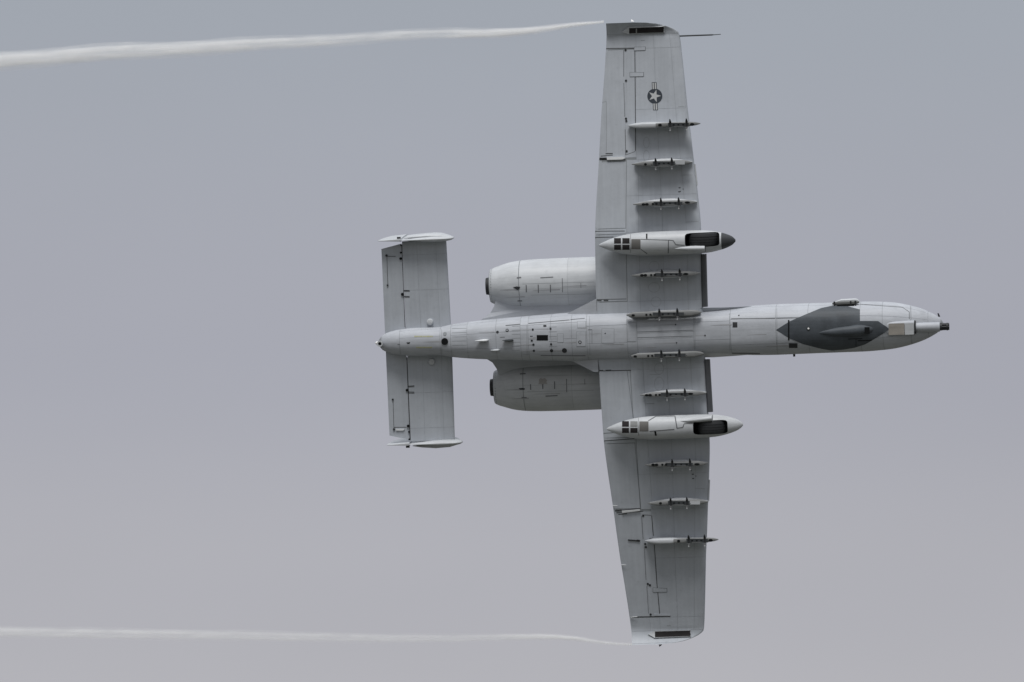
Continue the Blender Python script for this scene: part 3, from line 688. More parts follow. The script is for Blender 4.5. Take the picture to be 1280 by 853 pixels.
# ------------------------------------------------------------------ pylons
def wing_z(x, y):
    ya = max(.25, abs(y)); c = (XLE(ya) - x) / (XLE(ya) - XTE(ya)); return Wing(1).S(max(.02, min(.99, c)), ya).z
def brace(parent, x, y, z, reach=.155):
    vs_, fs, fm = [], [], []
    def bx(pts, m_):
        b = len(vs_)
        vs_.extend(pts)
        for q in ((0, 1, 2, 3), (7, 6, 5, 4), (0, 4, 5, 1), (1, 5, 6, 2), (2, 6, 7, 3), (3, 7, 4, 0)): fs.append([b + i for i in q]); fm.append(m_)
    def bar_(y0, y1, h0, h1, z0, z1, t, m_=0):
        bx([Vector((x - h0, y + y0, z0)), Vector((x + h0, y + y0, z0)), Vector((x + h1, y + y1, z1)), Vector((x - h1, y + y1, z1)),
            Vector((x - h0, y + y0, z0 + t)), Vector((x + h0, y + y0, z0 + t)), Vector((x + h1, y + y1, z1 + t)), Vector((x - h1, y + y1, z1 + t))], m_)
    bar_(-.075, .075, .030, .030, z - .015, z - .015, .05)
    bar_(.07, reach, .034, .012, z - .02, z - .085, .05)
    bar_(-reach + .02, -.07, .012, .034, z - .085, z - .02, .05)
    bar_(-reach - .012, -reach + .022, .017, .017, z - .10, z - .10, .035, 1)  # lower pad only: bright colour stands in for its glint
    bar_(reach - .015, reach + .012, .009, .009, z - .10, z - .10, .035, 0)
    mk('sway_brace', vs_, fs, None, parent, smooth=False, mats=['dark', 'padglint'], fmat=fm)
def pylon(x0, y0, x1, y1, braces, holes, darks, light, kind, lab):
    zr = -.90
    a0 = inv(x0, y0, zr); a1 = inv(x1, y1, zr)
    yy = (a0[1] + a1[1]) / 2; xm = (a0[0] + a1[0]) / 2
    if kind == 'D': zt = -.60; zb = -.96
    else: zt = wing_z(xm, yy); zb = zt - .42
    a0 = inv(x0, y0, zb); a1 = inv(x1, y1, zb); yy = (a0[1] + a1[1]) / 2
    A, B = a0[0], a1[0]; Ln = B - A
    def H(t, top, bot, w, e=4.0): return (A + Ln * t, yy, (top + bot) / 2, w, (top - bot) / 2, e)
    ztt = zt + .10
    if kind == 'A':
        p = loft('pylon', [H(0, zt, zt - .06, .01), H(.05, ztt, zb + .2, .035), H(.12, ztt, zb + .06, .07), H(.22, ztt, zb, .082), H(.36, ztt, zb, .082), H(.46, ztt, zb + .02, .066), H(.6, ztt, zb + .05, .055), H(.8, zt - .05, zb + .05, .05)], 'pale', jet, seg=24, label=lab)
        rk = [H(.40, zb + .16, zb, .058), H(.5, zb + .16, zb - .01, .062), H(.86, zb + .16, zb - .01, .062), H(.94, zb + .14, zb + .0, .045), H(1, zb + .09, zb + .05, .012)]
    else:
        wd = {'B': .118, 'C': .118, 'D': .085}[kind]
        p = loft('pylon', [H(.02, zt + .02, zt - .05, .012), H(.12, ztt, zb + .16, .045), H(.3, ztt, zb + .23, wd * .8), H(.47, ztt, zb + .23, wd), H(.62, ztt, zb + .23, wd), H(.8, ztt, zb + .23, wd * .62), H(.93, ztt, zb + .24, .03), H(.985, zt + .02, zt - .1, .01)], 'pale', jet, seg=24, label=lab)
        rk = [H(0, zb + .16, zb + .12, .010), H(.09, zb + .2, zb + .03, .038), H(.2, zb + .26, zb, .070), H(.86, zb + .26, zb, .070), H(.95, zb + .15, zb + .03, .038), H(1, zb + .13, zb + .09, .010)]
        if kind == 'D': rk = [H(0, zb + .2, zb + .1, .015), H(.05, zb + .2, zb + .01, .05), H(.1, zb + .2, zb, .08), H(.88, zb + .2, zb, .085), H(.96, zb + .2, zb + .02, .06), H(1, zb + .2, zb + .1, .015)]
    rko = loft('ejector_rack', rk, 'rack', p, seg=20)
    fz = Flat(lambda x, y: zb); fz.zg = zb
    def yc(px): return y0 + (y1 - y0) * (px - x0) / (x1 - x0)
    offb = .013 if kind == 'A' else .004
    for (u0, u1, hw) in darks: patch('rack_recess', fz, rect(u0, yc((u0 + u1) / 2) - hw, u1, yc((u0 + u1) / 2) + hw), 'rackdark', p, off=offb)
    for (u, rx, ry) in holes: patch('rack_hole', fz, circ(u, yc(u), rx, ry, 12), 'black', p, off=offb + .003)
    for (u0, u1, hw) in light: patch('rack_plate', fz, rect(u0, yc((u0 + u1) / 2) - hw, u1, yc((u0 + u1) / 2) + hw), 'pale', p, off=offb)
    u0, u1, hw = darks[0]; um = (braces[0] + braces[1]) / 2
    for u, rx in ((braces[0] + 4.2, 1.5), (um, 1.2), (braces[1] - 4.2, 1.5)): patch('rack_hole', fz, circ(u, yc(u), rx, .95, 10), 'black', p, off=offb + .003)
    patch('rack_edge', fz, line(um - 6, yc(um) + hw * .86, um + 6, yc(um) + hw * .80, .5), 'rack', p, off=offb + .003)
    for u in (u0 - 1.4, u1 + 1.2): patch('rack_bolt', fz, circ(u, yc(u) + .9, .45, .45, 8), 'dark', p, off=offb + .003)
    for b in braces:
        brace(p, inv(b, yc(b), zb)[0], yy, zb)
CH = lambda s: [(801.3 + s, 2.3, 1.6), (805.6 + s, 2.3, 1.6), (813.0 + s, 1.4, 1.4), (817.5 + s, 1.6, 1.4), (856.2 + s, 3.4, 1.4)]
pylon(782.6, 157.4, 875.2, 155.6, (837.8, 858.3), [(825, 2.4, 1.8), (865.2, 2.8, 1.9)], [(835, 861, 2.4)], [], 'A', 'outermost pylon of the right wing')
pylon(789, 206.4, 865, 202.9, (819.7, 839.9), [(806.8, 1.8, 1.5)], [(816, 843.5, 2.5)], [(844, 856, 2.2)], 'B', 'second pylon from the tip of the right wing')
pylon(790.7, 256.4, 871, 252.8, (826.3, 848.5), CH(3), [(817, 853, 2.0)], [], 'C', 'third pylon from the tip of the right wing')
pylon(788.4, 344.8, 875.2, 342.2, (827.6, 849.8), CH(1), [(819, 853, 1.9)], [], 'C', 'pylon between the right gear pod and fuselage')
pylon(782.5, 394.6, 876, 391.2, (824.3, 846.8), [(791.5, 2.2, 1.3), (808, 1.4, 1.3), (813, 1.4, 1.3)], [(816, 855, 1.9)], [], 'D', 'right pylon on the belly edge')
pylon(788.2, 445.8, 879.3, 442.8, (826.8, 849.3), [(794, 2.2, 1.3), (810.3, 1.4, 1.3), (815.2, 1.4, 1.3)], [(818, 857, 1.9)], [], 'D', 'left pylon on the belly edge')
pylon(799.7, 494.6, 882.6, 491.8, (833.9, 856.3), CH(7), [(826, 860, 1.9)], [], 'C', 'pylon between the left gear pod and fuselage')
pylon(805.6, 581.4, 884.4, 580.3, (840.4, 862.6), CH(15), [(832, 866, 2.0)], [], 'C', 'third pylon from the tip of the left wing')
pylon(808.9, 629.6, 885.2, 628.3, (838.4, 858.8), [(825.6, 1.8, 1.5)], [(835, 862, 2.5)], [(862.5, 875, 2.2)], 'B', 'second pylon from the tip of the left wing')
pylon(804.5, 677.4, 897.8, 675.4, (861, 881), [(848.3, 2.0, 1.7), (888.2, 2.8, 1.9)], [(858, 885, 2.4)], [], 'A', 'outermost pylon of the left wing')
patches('lower_aileron_bracket', WL, [line(785, 675, 799, 676, 1.4), line(796, 675.6, 800, 676.2, 2.2), line(812, 673.8, 817, 673.4, 1.4)], 'dark', wL, off=.03)

# ------------------------------------------------------------------ landing gear pods
def pod(sg, cap_dark, lab):
    cy = sg * 2.585
    prof = [(-1.66, .02), (-1.6, .055), (-1.27, .185), (-.85, .285), (-.5, .322), (-.2, .333), (.5, .335), (1.0, .33), (1.4, .312), (1.72, .255), (1.95, .185), (2.1, .11), (2.18, .03)]
    w = pchip(prof); h = pchip([(x, v * 1.02) for x, v in prof])
    B = Body(w, h, h, cst(cy), pchip([(-1.66, -.66), (-1, -.74), (0, -.78), (1.2, -.76), (2.2, -.70)]), cst(2.25), -1.62, 2.16)
    xs = [-1.66, -1.6] + [-1.5 + .12 * i for i in range(30)] + [2.05, 2.12, 2.18]
    if cap_dark: capx = B.uv(901.4, 301.5)[0]; xs = [x for x in xs if x < capx - .01] + [capx]
    vs_, fs = [], []
    SG = 36
    for x in xs:
        for k in range(SG): vs_.append(B.S(x, 2 * math.pi * k / SG))
    for i in range(len(xs) - 1):
        for k in range(SG):
            k2 = (k + 1) % SG; fs.append([i * SG + k, i * SG + k2, (i + 1) * SG + k2, (i + 1) * SG + k])
    fs.append(list(range(SG))[::-1]); fs.append([(len(xs) - 1) * SG + k for k in range(SG)])
    o = mk('landing_gear_pod', vs_, fs, None, jet, mats=['pale', 'black'], label=lab)
    wc = (877.5, 300.0) if sg > 0 else (887.8, 534.6)
    z_ = -1.07; wx, wy = inv(wc[0], wc[1], z_)
    cut = loft('wheel_cutter', [(-1.3, wx, wy, .48, .196, 7), (-.80, wx, wy, .48, .196, 7)], 'black', jet, seg=40, axis='z')
    cut.data.materials.clear(); cut.data.materials.append(M['black'])
    md = o.modifiers.new('cut', 'BOOLEAN'); md.operation = 'DIFFERENCE'; md.object = cut; md.solver = 'EXACT'; md.material_mode = 'TRANSFER'
    bpy.context.view_layer.update()
    dg = bpy.context.evaluated_depsgraph_get()
    nm = bpy.data.meshes.new_from_object(o.evaluated_get(dg)); o.modifiers.clear(); o.data = nm
    nm.set_sharp_from_angle(angle=math.radians(38))
    bpy.data.objects.remove(cut)
    # wheel
    ty = wy - .005
    tz = -.68; Rw = .445
    tyre = loft('wheel', [(ty - .178, wx, tz, Rw * .80, Rw * .80), (ty - .172, wx, tz, Rw * .94, Rw * .94), *[(ty + q_, wx, tz, Rw * k_, Rw * k_) for q_, k_ in ((-.11, .985), (-.083, .99), (-.079, .965), (-.067, .965), (-.063, .995), (-.008, 1), (-.005, .97), (.005, .97), (.008, 1), (.063, .995), (.067, .965), (.079, .965), (.083, .99), (.11, .985))], (ty + .172, wx, tz, Rw * .94, Rw * .94), (ty + .178, wx, tz, Rw * .80, Rw * .80)], 'rubber', o, seg=44, axis='y')
    loft('wheel_hub', [(ty - .181, wx, tz, .2, .2), (ty + .181, wx, tz, .2, .2)], 'rack', o, seg=20, axis='y')
    if cap_dark:
        cxs = [capx, capx + .06, capx + .14, capx + .22, 2.05, 2.1, 2.14, 2.17, 2.182]
        sec = [(x, cy, B.cz(x), B.w(x) + .002, B.hb(x) + .002, 2.25) for x in cxs if x >= capx]
        loft('dark_nose_cap', sec, 'cap', o, seg=32, label='dark grey nose cap')
    dx = 0 if sg > 0 else 10.0
    dy = 0 if sg > 0 else 231.0
    # dispenser wells
    k = 0
    for x0, x1 in ((767.7, 776.2), (778.0, 787.0)):
        for y0, y1 in ((298.0, 304.6), (306.2, 312.4)):
            yo = 227.5 + 1.4 if sg < 0 else 0
            m_ = 'window' if not (sg < 0 and x0 > 777 and y0 < 300) else 'rack'
            patch('flare_cell', B, rect(x0 + dx, y0 + yo, x1 + dx, y1 + yo), m_, o, off=.005, sp=.15)
            k += 1
    if sg > 0:
        patch('brown_plate', B, rect(789.2, 299.2, 800.6, 311.6), 'brown', o, off=.006)
        ln = [line(835.6, 300.2, 835.3, 316.6, 1.1), line(801, 299.3, 836, 300.3, .5), line(801, 311.8, 809, 317.3, .8), line(836, 300.2, 841.5, 300.8, .7), line(841.5, 300.8, 844.5, 305.6, .9), line(844.5, 305.8, 856, 306.8, .8), line(788.2, 293, 788.2, 316, .35)]
        patch('pod_vent', B, rect(807.6, 292.6, 809.3, 298.6), 'black', o, off=.008)
    else:
        patch('brown_plate', B, rect(799.3, 527.1, 810.6, 539.3), 'brown', o, off=.006)
        ln = [line(843.7, 520.4, 846.3, 535.5, 1.2), line(812, 539.2, 843, 536.8, .9), line(810.5, 526.2, 820, 520.7, .8), line(820, 520.7, 843, 520.3, .7), line(846, 535.4, 853.5, 534.4, .8), line(853.5, 534.4, 855, 530, .9), line(855, 529.8, 866, 529.2, .7), line(798.2, 523, 798.2, 544.5, .35)]
        patch('pod_vent', B, [(817.8, 539.4), (820, 539.2), (821, 544.6), (818.8, 544.8)], 'black', o, off=.008)
    patches('door_seam', B, ln, 'seam', o, off=.006)
    # strut fairing
    if sg > 0: a0 = inv(841.5, 310.8, -.95); a1 = inv(881.5, 310.2, -.95)
    else: a0 = inv(851, 526.2, -.95); a1 = inv(890.4, 522.8, -.95)
    q = loft('strut_fairing', [(a0[0], a0[1], -1.07, .008, .01), (a0[0] + .22, a0[1], -1.08, .04, .045), (a0[0] + .5, (a0[1] + a1[1]) / 2, -1.08, .07, .085), (a1[0] - .04, a1[1], -1.05, .080, .12), (a1[0], a1[1], -1.05, .076, .11)], 'pale', o, seg=18)
    patches('strut_joint', B, [line(881.6, 307, 881.6, 315, .8)] if sg > 0 else [line(890.6, 519, 890.6, 528, .8)], 'seam', o, off=.006)
    return o
pod(1, True, 'right landing gear pod with half-sunk wheel and dark nose cap')
pod(-1, False, 'left landing gear pod with half-sunk wheel and pale nose')

# ------------------------------------------------------------------ engines
def nacelle(sg, lab):
    cy = sg * 1.435; cz = 1.02
    prof = [(-4.955, .455), (-4.9, .49), (-4.72, .55), (-4.4, .645), (-4.08, .69), (-3.6, .712), (-2.6, .72), (-1.6, .715), (-1.1, .69), (-.9, .66), (-.86, .62)]
    w = pchip(prof)
    B = Body(w, w, w, cst(cy), cst(cz), cst(2.0), -4.95, -.9)
    vs_, fs, fm = [], [], []
    pr = [(-4.6, .36), (-4.95, .435), (-4.962, .45)] + [(x, w(x)) for x in [-4.955, -4.9, -4.8, -4.7, -4.55, -4.4, -4.25, -4.08, -3.8, -3.5, -3, -2.5, -2, -1.6, -1.3, -1.1, -1, -.9]] + [(-.86, .62), (-.9, .585), (-1.1, .56), (-1.6, .56)]
    SG = 44
    for x, rr in pr:
        for k in range(SG):
            t = 2 * math.pi * k / SG; vs_.append(Vector((x, cy + rr * math.cos(t), cz + rr * math.sin(t))))
    for i in range(len(pr) - 1):
        for k in range(SG):
            k2 = (k + 1) % SG; fs.append([i * SG + k, i * SG + k2, (i + 1) * SG + k2, (i + 1) * SG + k]); fm.append(1 if i < 1 or i > len(pr) - 4 else 0)
    fs.append(list(range(SG))[::-1]); fm.append(1); fs.append([(len(pr) - 1) * SG + k for k in range(SG)]); fm.append(1)
    o = mk('engine_nacelle', vs_, fs, None, jet, mats=['faint', 'dark'], fmat=fm, label=lab)
    loft('exhaust_nozzle', [(-4.6, cy, cz, .30, .30), (-5.02, cy, cz, .245, .245), (-5.08, cy, cz, .235, .235), (-5.08, cy, cz, .2, .2), (-4.8, cy, cz, .18, .18)], 'dark', o, seg=30)
    loft('exhaust_cone', [(-4.8, cy, cz, .12, .12), (-5.05, cy, cz, .05, .05), (-5.1, cy, cz, .01, .01)], 'rackdark', o, seg=16)
    loft('fan', [(-1.5, cy, cz, .55, .55), (-1.45, cy, cz, .2, .2), (-1.2, cy, cz, .02, .02)], 'rackdark', o, seg=30)
    br = [-150, -75, -20, 0, 30, 100, 180] if sg > 0 else [-180, -100, -30, 0, 20, 75, 150]
    c0 = R_(-6 * sg)
    for b0, b1 in zip(br, br[1:]):
        nv = max(3, int((b1 - b0) / 9))
        tile('aft_cowl', B, -4.945, -4.09, c0 + R_(b0), c0 + R_(b1), 'pale', o, 7, nv, gu=.004, gv=.0015)
    for x0, x1 in ((-4.075, -2.7), (-2.7, -.98)):
        for b0, b1 in zip([-180, -90, 0, 90], [-90, 0, 90, 180]):
            tile('cowl_panel', B, x0, x1, c0 + R_(b0), c0 + R_(b1), 'pale', o, 7, 10, gu=.002 if x0 != -4.075 else .004, gv=.003)
    if sg > 0:
        ln = [line(x, y0, x + .2, y1, 1.3) for x, y0, y1 in ((657.8, 356.5, 365.5), (672.8, 356, 366), (688, 356, 365.5))] + [line(702.8, 348, 703.2, 365.5, .8), line(726, 354, 726.2, 360, .6), line(675.5, 347.5, 691.5, 346.6, 1.1), line(646, 347.6, 651.5, 347.1, 1.6), line(647, 376.2, 652.6, 376.2, 1.2)]
        patch('side_scoop', B, [(641.5, 359.2), (646, 358.2), (650.2, 358.8), (649.5, 360.8), (647, 362.8)], 'dark', o, off=.015)
    else:
        ln = [line(x, y0, x + .2, y1, 1.3) for x, y0, y1 in ((663.2, 480.5, 487.5), (678.4, 480.5, 486.5), (693.2, 477, 486.5))] + [line(708.2, 474, 708.5, 490.5, .9), line(731, 474, 731, 481, .6), line(682, 495.3, 697, 494.6, 1.2), line(650, 467.8, 657, 467.4, 1.4), line(652, 497.0, 658.4, 497.2, 1.2)]
        patch('side_scoop', B, [(648.4, 485.6), (653, 485.2), (656.4, 485.8), (655.8, 487.3), (650, 487.3)], 'dark', o, off=.015)
        patch('soot_stain', B, [(673.5, 475), (676, 472.6), (678, 474), (681, 472.8), (684, 475.5), (683, 478), (684.6, 480.4), (680, 480), (678.6, 482.6), (676.4, 480.2), (672.8, 480.6), (674, 478)], 'soot', o, off=.0068)
    streaks(B, o, [(656 + (5 if sg < 0 else 0), 371 if sg > 0 else 498, 26, 1.6), (700, 362 if sg > 0 else 492, 34, 1.4), (733, 357 if sg > 0 else 480, 30, 1.2), (648 + (5 if sg < 0 else 0), 362 if sg > 0 else 487, 24, 2.2)])
    patches('cowl_latch', B, ln, 'latch' , o, off=.010)
    patches('cowl_seam', B, [line(653 + (6 if sg < 0 else 0), (355.2 if sg > 0 else 489.8), 742, (352.6 if sg > 0 else 488), .3), line(664, (369 if sg > 0 else 470), 740, (367.4 if sg > 0 else 469), .3)], 'faint', o, off=.0068)
    # mounting pylon between nacelle and fuselage: a thick plate
    out = [(-5.32, .46), (-5.15, .56), (-4.95, .70), (-4.84, .88), (-4.78, 1.08), (-4.7, 1.3), (-2.0, 1.3), (-1.2, 1.2), (-1.0, .5), (-1.1, .2), (-5.0, .2)]
    zt_, zb_ = .86, .52
    vs2 = [Vector((x, sg * y, zb_ + (.06 if y < .6 else .10))) for x, y in out] + [Vector((x, sg * y, zt_)) for x, y in out]
    n = len(out); f2 = [list(range(n)), [n + k for k in range(n)][::-1]] + [[k, n + k, n + (k + 1) % n, (k + 1) % n] for k in range(n)]
    if sg < 0: f2 = [q[::-1] for q in f2]
    mk('engine_mount', vs2, f2, 'paint', jet, smooth=False)
    # wing root fillet behind the wing
    if sg > 0: tri = [inv(709, 392.5, -.30), inv(743.6, 374.6, -.45), inv(745.6, 375.0, -.45), inv(746.0, 393, -.45), inv(712, 396, -.3)]
    else: tri = [inv(712, 450, -.30), inv(741.6, 465, -.45), inv(747.6, 465.2, -.45), inv(747.2, 446, -.45), inv(714, 447, -.3)]
    zz = [-.30, -.43, -.43, -.43, -.33]
    v3 = [Vector((p[0], p[1], z)) for p, z in zip(tri, zz)] + [Vector((p[0], p[1], z + .07)) for p, z in zip(tri, zz)]
    f3 = [list(range(5)), [9, 8, 7, 6, 5]] + [[k, 5 + k, 5 + (k + 1) % 5, (k + 1) % 5] for k in range(5)]
    nn = (v3[1] - v3[0]).cross(v3[2] - v3[0])
    if nn.z > 0: f3 = [q[::-1] for q in f3]
    mk('root_fillet', v3, f3, 'paint', jet, smooth=False)
nacelle(1, 'right engine nacelle'); nacelle(-1, 'left engine nacelle')

# ------------------------------------------------------------------ leading edge strakes at the fuselage
def strake(sg):
    if sg > 0: edge = [(866, 385.8), (880, 384.6), (905, 384.2), (925, 383.4), (938, 382.7), (944, 383.2)]; inner = [(866, 398), (880, 397), (905, 394), (925, 389), (938, 385), (944, 384)]
    else: edge = [(866, 447.4), (878, 446.9), (892, 446.9), (915, 445.4), (938, 443.6), (950, 442.6)]; inner = [(866, 434), (880, 435.5), (895, 437.5), (915, 440.8), (938, 442), (950, 442.2)]
    vs_, fs = [], []
    zb_ = -.45
    for (ex, ey), (ix, iy) in zip(edge, inner):
        if sg > 0: zb_ = -.45 + .40 * ((ex - 866) / 78) ** 1.5
        e = inv(ex, ey, zb_ + .02); i_ = inv(ix, iy, -.72); xx = e[0]
        u, v = FUS.uv(ix, iy); pin = FUS.S(u, v); pin = Vector((pin.x, pin.y * .98, pin.z - .006))
        E = Vector((e[0], e[1], zb_ + (.02 if sg < 0 else -.10))); E2 = E + Vector((0, 0, .03))
        mid = (pin + E) / 2 + Vector((0, 0, .035))
        top = Vector((e[0], sg * .5, zb_ + .15))
        if sg > 0: pin = Vector((e[0], .52, zb_ + .05)); mid = (pin + E) / 2
        vs_ += [pin, mid, E, E2, top]
    n = len(edge)
    for i in range(n - 1):
        for k in range(4):
            fs.append([i * 5 + k, i * 5 + k + 1, (i + 1) * 5 + k + 1, (i + 1) * 5 + k])
    if sg > 0: fs = [q[::-1] for q in fs]
    fs = [q[::-1] for q in fs]
    mk('root_strake', vs_, fs, 'pale' if sg < 0 else 'paint', jet)  # lower strake coloured paler for the light on its upturned face
strake(1); strake(-1)

# ------------------------------------------------------------------ tailplane and fins
SZ = .30
class Tail(Surf):
    vs = 1.0; zg = SZ - .05
    def __init__(s, sg): s.sg = sg
    def P(s, c, y, side):
        le = -6.045 - .012 * (y - .4) ; te = -7.925; ch = le - te
        return Vector((le - c * ch, s.sg * y, SZ + side * ch * yt(c, .10)))
    def S(s, c, y): return s.P(c, y, -1)
    def out(s, c, y): return Vector((0, 0, -1))
    def guess(s, x, y): y = min(2.8, max(.1, abs(y))); return (-6.05 - x) / 1.875, y
    def clamp(s, c, y): return max(.003, min(.997, c)), max(.0, min(2.85, y))
for sg in (1, -1):
    W = Tail(sg); ring = [(c, 1) for c in cs_[::-1]] + [(c, -1) for c in cs_[1:-1]]; nr = len(ring)
    def half(name, c_lo, c_hi, yend, m, par, lab=None):
        cc = sorted(set([c_lo, c_hi] + [c for c in cs_ if c_lo < c < c_hi]))
        rg = [(c, 1) for c in cc[::-1]] + [(c, -1) for c in (cc[1:] if c_lo < .01 else cc)]
        if c_hi >= 1: rg = rg[:-1]
        vs_, fs = [], []
        yy = [.05, .8, 1.6, 2.2]
        for y in yy:
            for c, sd in rg: vs_.append(W.P(c, y, sd))
        for c, sd in rg: vs_.append(W.P(c, yend(c), sd))
        k_ = len(rg)
        for i in range(len(yy)):
            for k in range(k_):
                k2 = (k + 1) % k_; fs.append([i * k_ + k, i * k_ + k2, (i + 1) * k_ + k2, (i + 1) * k_ + k])
        fs.append(list(range(k_))[::-1]); fs.append([len(yy) * k_ + k for k in range(k_)])
        if sg > 0: fs = [q[::-1] for q in fs]
        return mk(name, vs_, fs, m, par, label=lab)
    h = half('tailplane', 0, .676, lambda c: 2.83, 'faint', jet, 'right tailplane' if sg > 0 else 'left tailplane')
    e_ = half('elevator', .69, 1.0, lambda c: 2.77 - max(0, c - .69) / .31 * .13, 'wing', h)
    for y0, y1 in ((.30, 1.45), (1.45, 2.45), (2.45, 2.82)):
        for c0, c1 in ((.004, .16), (.16, .45), (.45, .672)): tile('skin_panel', W, c0, c1, y0, y1, 'wing', h, 5, 2, off=.006, gu=.0012, gv=.0025)
    def q(pu, pl): return pu if sg > 0 else pl
    # servo tab line, arms, hinges
    patches('hinge_gap', W, [q(line(502.2, 306, 506.3, 409, .85), line(508.6, 447, 512.9, 550, .85))], 'gap', h, off=.001)
    patches('tab_line', W, q([line(483.6, 320, 484.8, 356, .7), line(484, 320.6, 494.5, 320.6, .9)], [line(491.3, 500, 492.4, 536, .7), line(492, 534.4, 508, 534.2, .8)]), 'seam', e_, off=.004)
    for cx, cy, rr in q([(483.3, 319.5, 1.5), (484.6, 356.6, 1.1)], [(491.1, 499.5, 1.2), (492.6, 536.8, 1.4)]): disc('tab_hinge', W, cx, cy, rr, 'dark', e_, h=.03, seg=8)
    for cx, cy, rr in q([(501.2, 316, 1.2), (501, 323.4, 1.7), (503.2, 368, 1.9), (501.2, 306.6, .9)], [(509, 487.8, 1.7), (510.4, 532.6, 1.8), (511.4, 540, 1.2), (511.8, 549.5, 1.2)]): disc('hinge_fitting', W, cx, cy, rr, 'black', h, h=.035, seg=8)
    for l in q([line(504.8, 363.2, 512, 363.4, .9), line(505, 370.6, 512, 370.8, .9)], [line(510.6, 483.0, 518, 482.4, .9), line(510, 490.2, 518, 490.4, .9)]): patch('hinge_slot', W, l, 'black', h, off=.008)
    for l in q([line(504.8, 364.4, 512.2, 364.6, 1.0), line(505.5, 372.0, 512.2, 372.2, 1.0)], [line(511, 484.2, 518, 483.7, 1.0), line(511, 491.8, 518, 492, 1.0)]): patch('hinge_slot', W, l, 'seam', h, off=.008)
    if sg < 0:
        patch('tab_fairing', W, [(495, 536.4), (506, 536.6), (504, 538.4), (495, 538.4)], 'white', e_, off=.03)
    cx, cy = q((537.7, 402.6), (540, 452.3))
    disc('round_fairing', W, cx, cy, 4.1, 'pale', h, h=.10, seg=20, dome=True)
    # fin
    cyf = sg * 2.885
    def fin_sec(z, le, te, th, nn=15, c1=1.0):
        pts = []
        ccs = [c for c in cs_]
        for c in ccs[::-1]: pts.append(Vector((le - c * (le - te), cyf + (le - te) * yt(c, th), z)))
        for c in ccs[1:-1]: pts.append(Vector((le - c * (le - te), cyf - (le - te) * yt(c, th), z)))
        return pts
    secs = [(-.14, -6.15, -7.0, .03), (-.12, -6.03, -7.28, .06), (-.04, -5.92, -7.36, .095), (.10, -5.85, -7.36, .112), (.35, -5.85, -7.36, .115), (1.2, -6.05, -7.40, .112), (2.1, -6.30, -7.42, .11), (2.28, -6.42, -7.42, .09), (2.32, -6.6, -7.40, .04)]
    vs_, fs = [], []
    for z, le, te, th in secs: vs_ += fin_sec(z, le, te, th)
    nr = len(cs_) * 2 - 2
    for i in range(len(secs) - 1):
        for k in range(nr):
            k2 = (k + 1) % nr; fs.append([i * nr + k, i * nr + k2, (i + 1) * nr + k2, (i + 1) * nr + k])
    fs.append(list(range(nr))[::-1]); fs.append([(len(secs) - 1) * nr + k for k in range(nr)])
    fs = [q_[::-1] for q_ in fs]
    fin = mk('fin', vs_, fs, 'pale', jet, label='right tail fin' if sg > 0 else 'left tail fin')
    rs = [(-.02, -7.34, -7.80, .03), (.02, -7.34, -7.98, .04), (.3, -7.34, -7.99, .045), (1.2, -7.38, -7.96, .045), (2.1, -7.40, -7.84, .04), (2.25, -7.40, -7.7, .03)]
    vs_, fs = [], []
    for z, x0, x1, hw in rs: vs_ += [Vector((x0, cyf - hw, z)), Vector((x0, cyf + hw, z)), Vector((x1, cyf + .008, z)), Vector((x1, cyf - .008, z))]
    for i in range(len(rs) - 1):
        for k in range(4):
            k2 = (k + 1) % 4; fs.append([i * 4 + k, i * 4 + k2, (i + 1) * 4 + k2, (i + 1) * 4 + k])
    fs.append([3, 2, 1, 0]); fs.append([(len(rs) - 1) * 4 + k for k in range(4)])
    fs = [q_[::-1] for q_ in fs]
    mk('rudder', vs_, fs, 'pale', fin, smooth=False)
    boxm('rudder_balance', -7.44, -7.34, cyf + (.03 if sg > 0 else -.10), cyf + (.09 if sg > 0 else -.03), .05, .12, 'dark', fin)
    loft('antenna_blister', [(-7.25, cyf + sg * .05, .08, .01, .02), (-7.0, cyf + sg * .07, .08, .035, .07), (-6.6, cyf + sg * .085, .07, .055, .10), (-6.2, cyf + sg * .075, .07, .045, .08), (-5.98, cyf + sg * .05, .08, .01, .02)], 'pale', fin, seg=14)
    for x, z in ((-6.3, .5), (-6.85, .4)):
        loft('fin_port', [(cyf + sg * .05, x, z, .11, .10), (cyf + sg * (.088 if sg > 0 else .13), x, z, .08, .07)], 'rack', fin, seg=12, axis='y')

# ------------------------------------------------------------------ ground far below (outside the frame)
def sheet(name, size, z, m):
    me = bpy.data.meshes.new(name); n = 16
    vs = [(-size + 2 * size * i / n, -size + 2 * size * j / n, z) for i in range(n + 1) for j in range(n + 1)]
    fs = [(i * (n + 1) + j, (i + 1) * (n + 1) + j, (i + 1) * (n + 1) + j + 1, i * (n + 1) + j + 1) for i in range(n) for j in range(n)]
    me.from_pydata(vs, [], fs); me.materials.append(m); me.update()
    o = bpy.data.objects.new(name, me); C.objects.link(o); o['kind'] = 'structure'; o['label'] = 'wide flat grass airfield ground below the camera'
    return o
gm = bpy.data.materials.new('grass_field'); gm.use_nodes = True
gt = gm.node_tree; gb = gt.nodes['Principled BSDF']; gb.inputs['Roughness'].default_value = .9
g1 = N(gt, 'ShaderNodeTexNoise'); g1.inputs['Scale'].default_value = .05; g1.inputs['Detail'].default_value = 8
gco = N(gt, 'ShaderNodeTexCoord'); gt.links.new(gco.outputs['Object'], g1.inputs[0])
gr = N(gt, 'ShaderNodeValToRGB'); gr.color_ramp.elements[0].color = (.065, .068, .055, 1); gr.color_ramp.elements[1].color = (.125, .122, .105, 1)
gt.links.new(g1.outputs[0], gr.inputs[0]); gt.links.new(gr.outputs[0], gb.inputs[0])
sheet('ground', 12000, 0, gm)

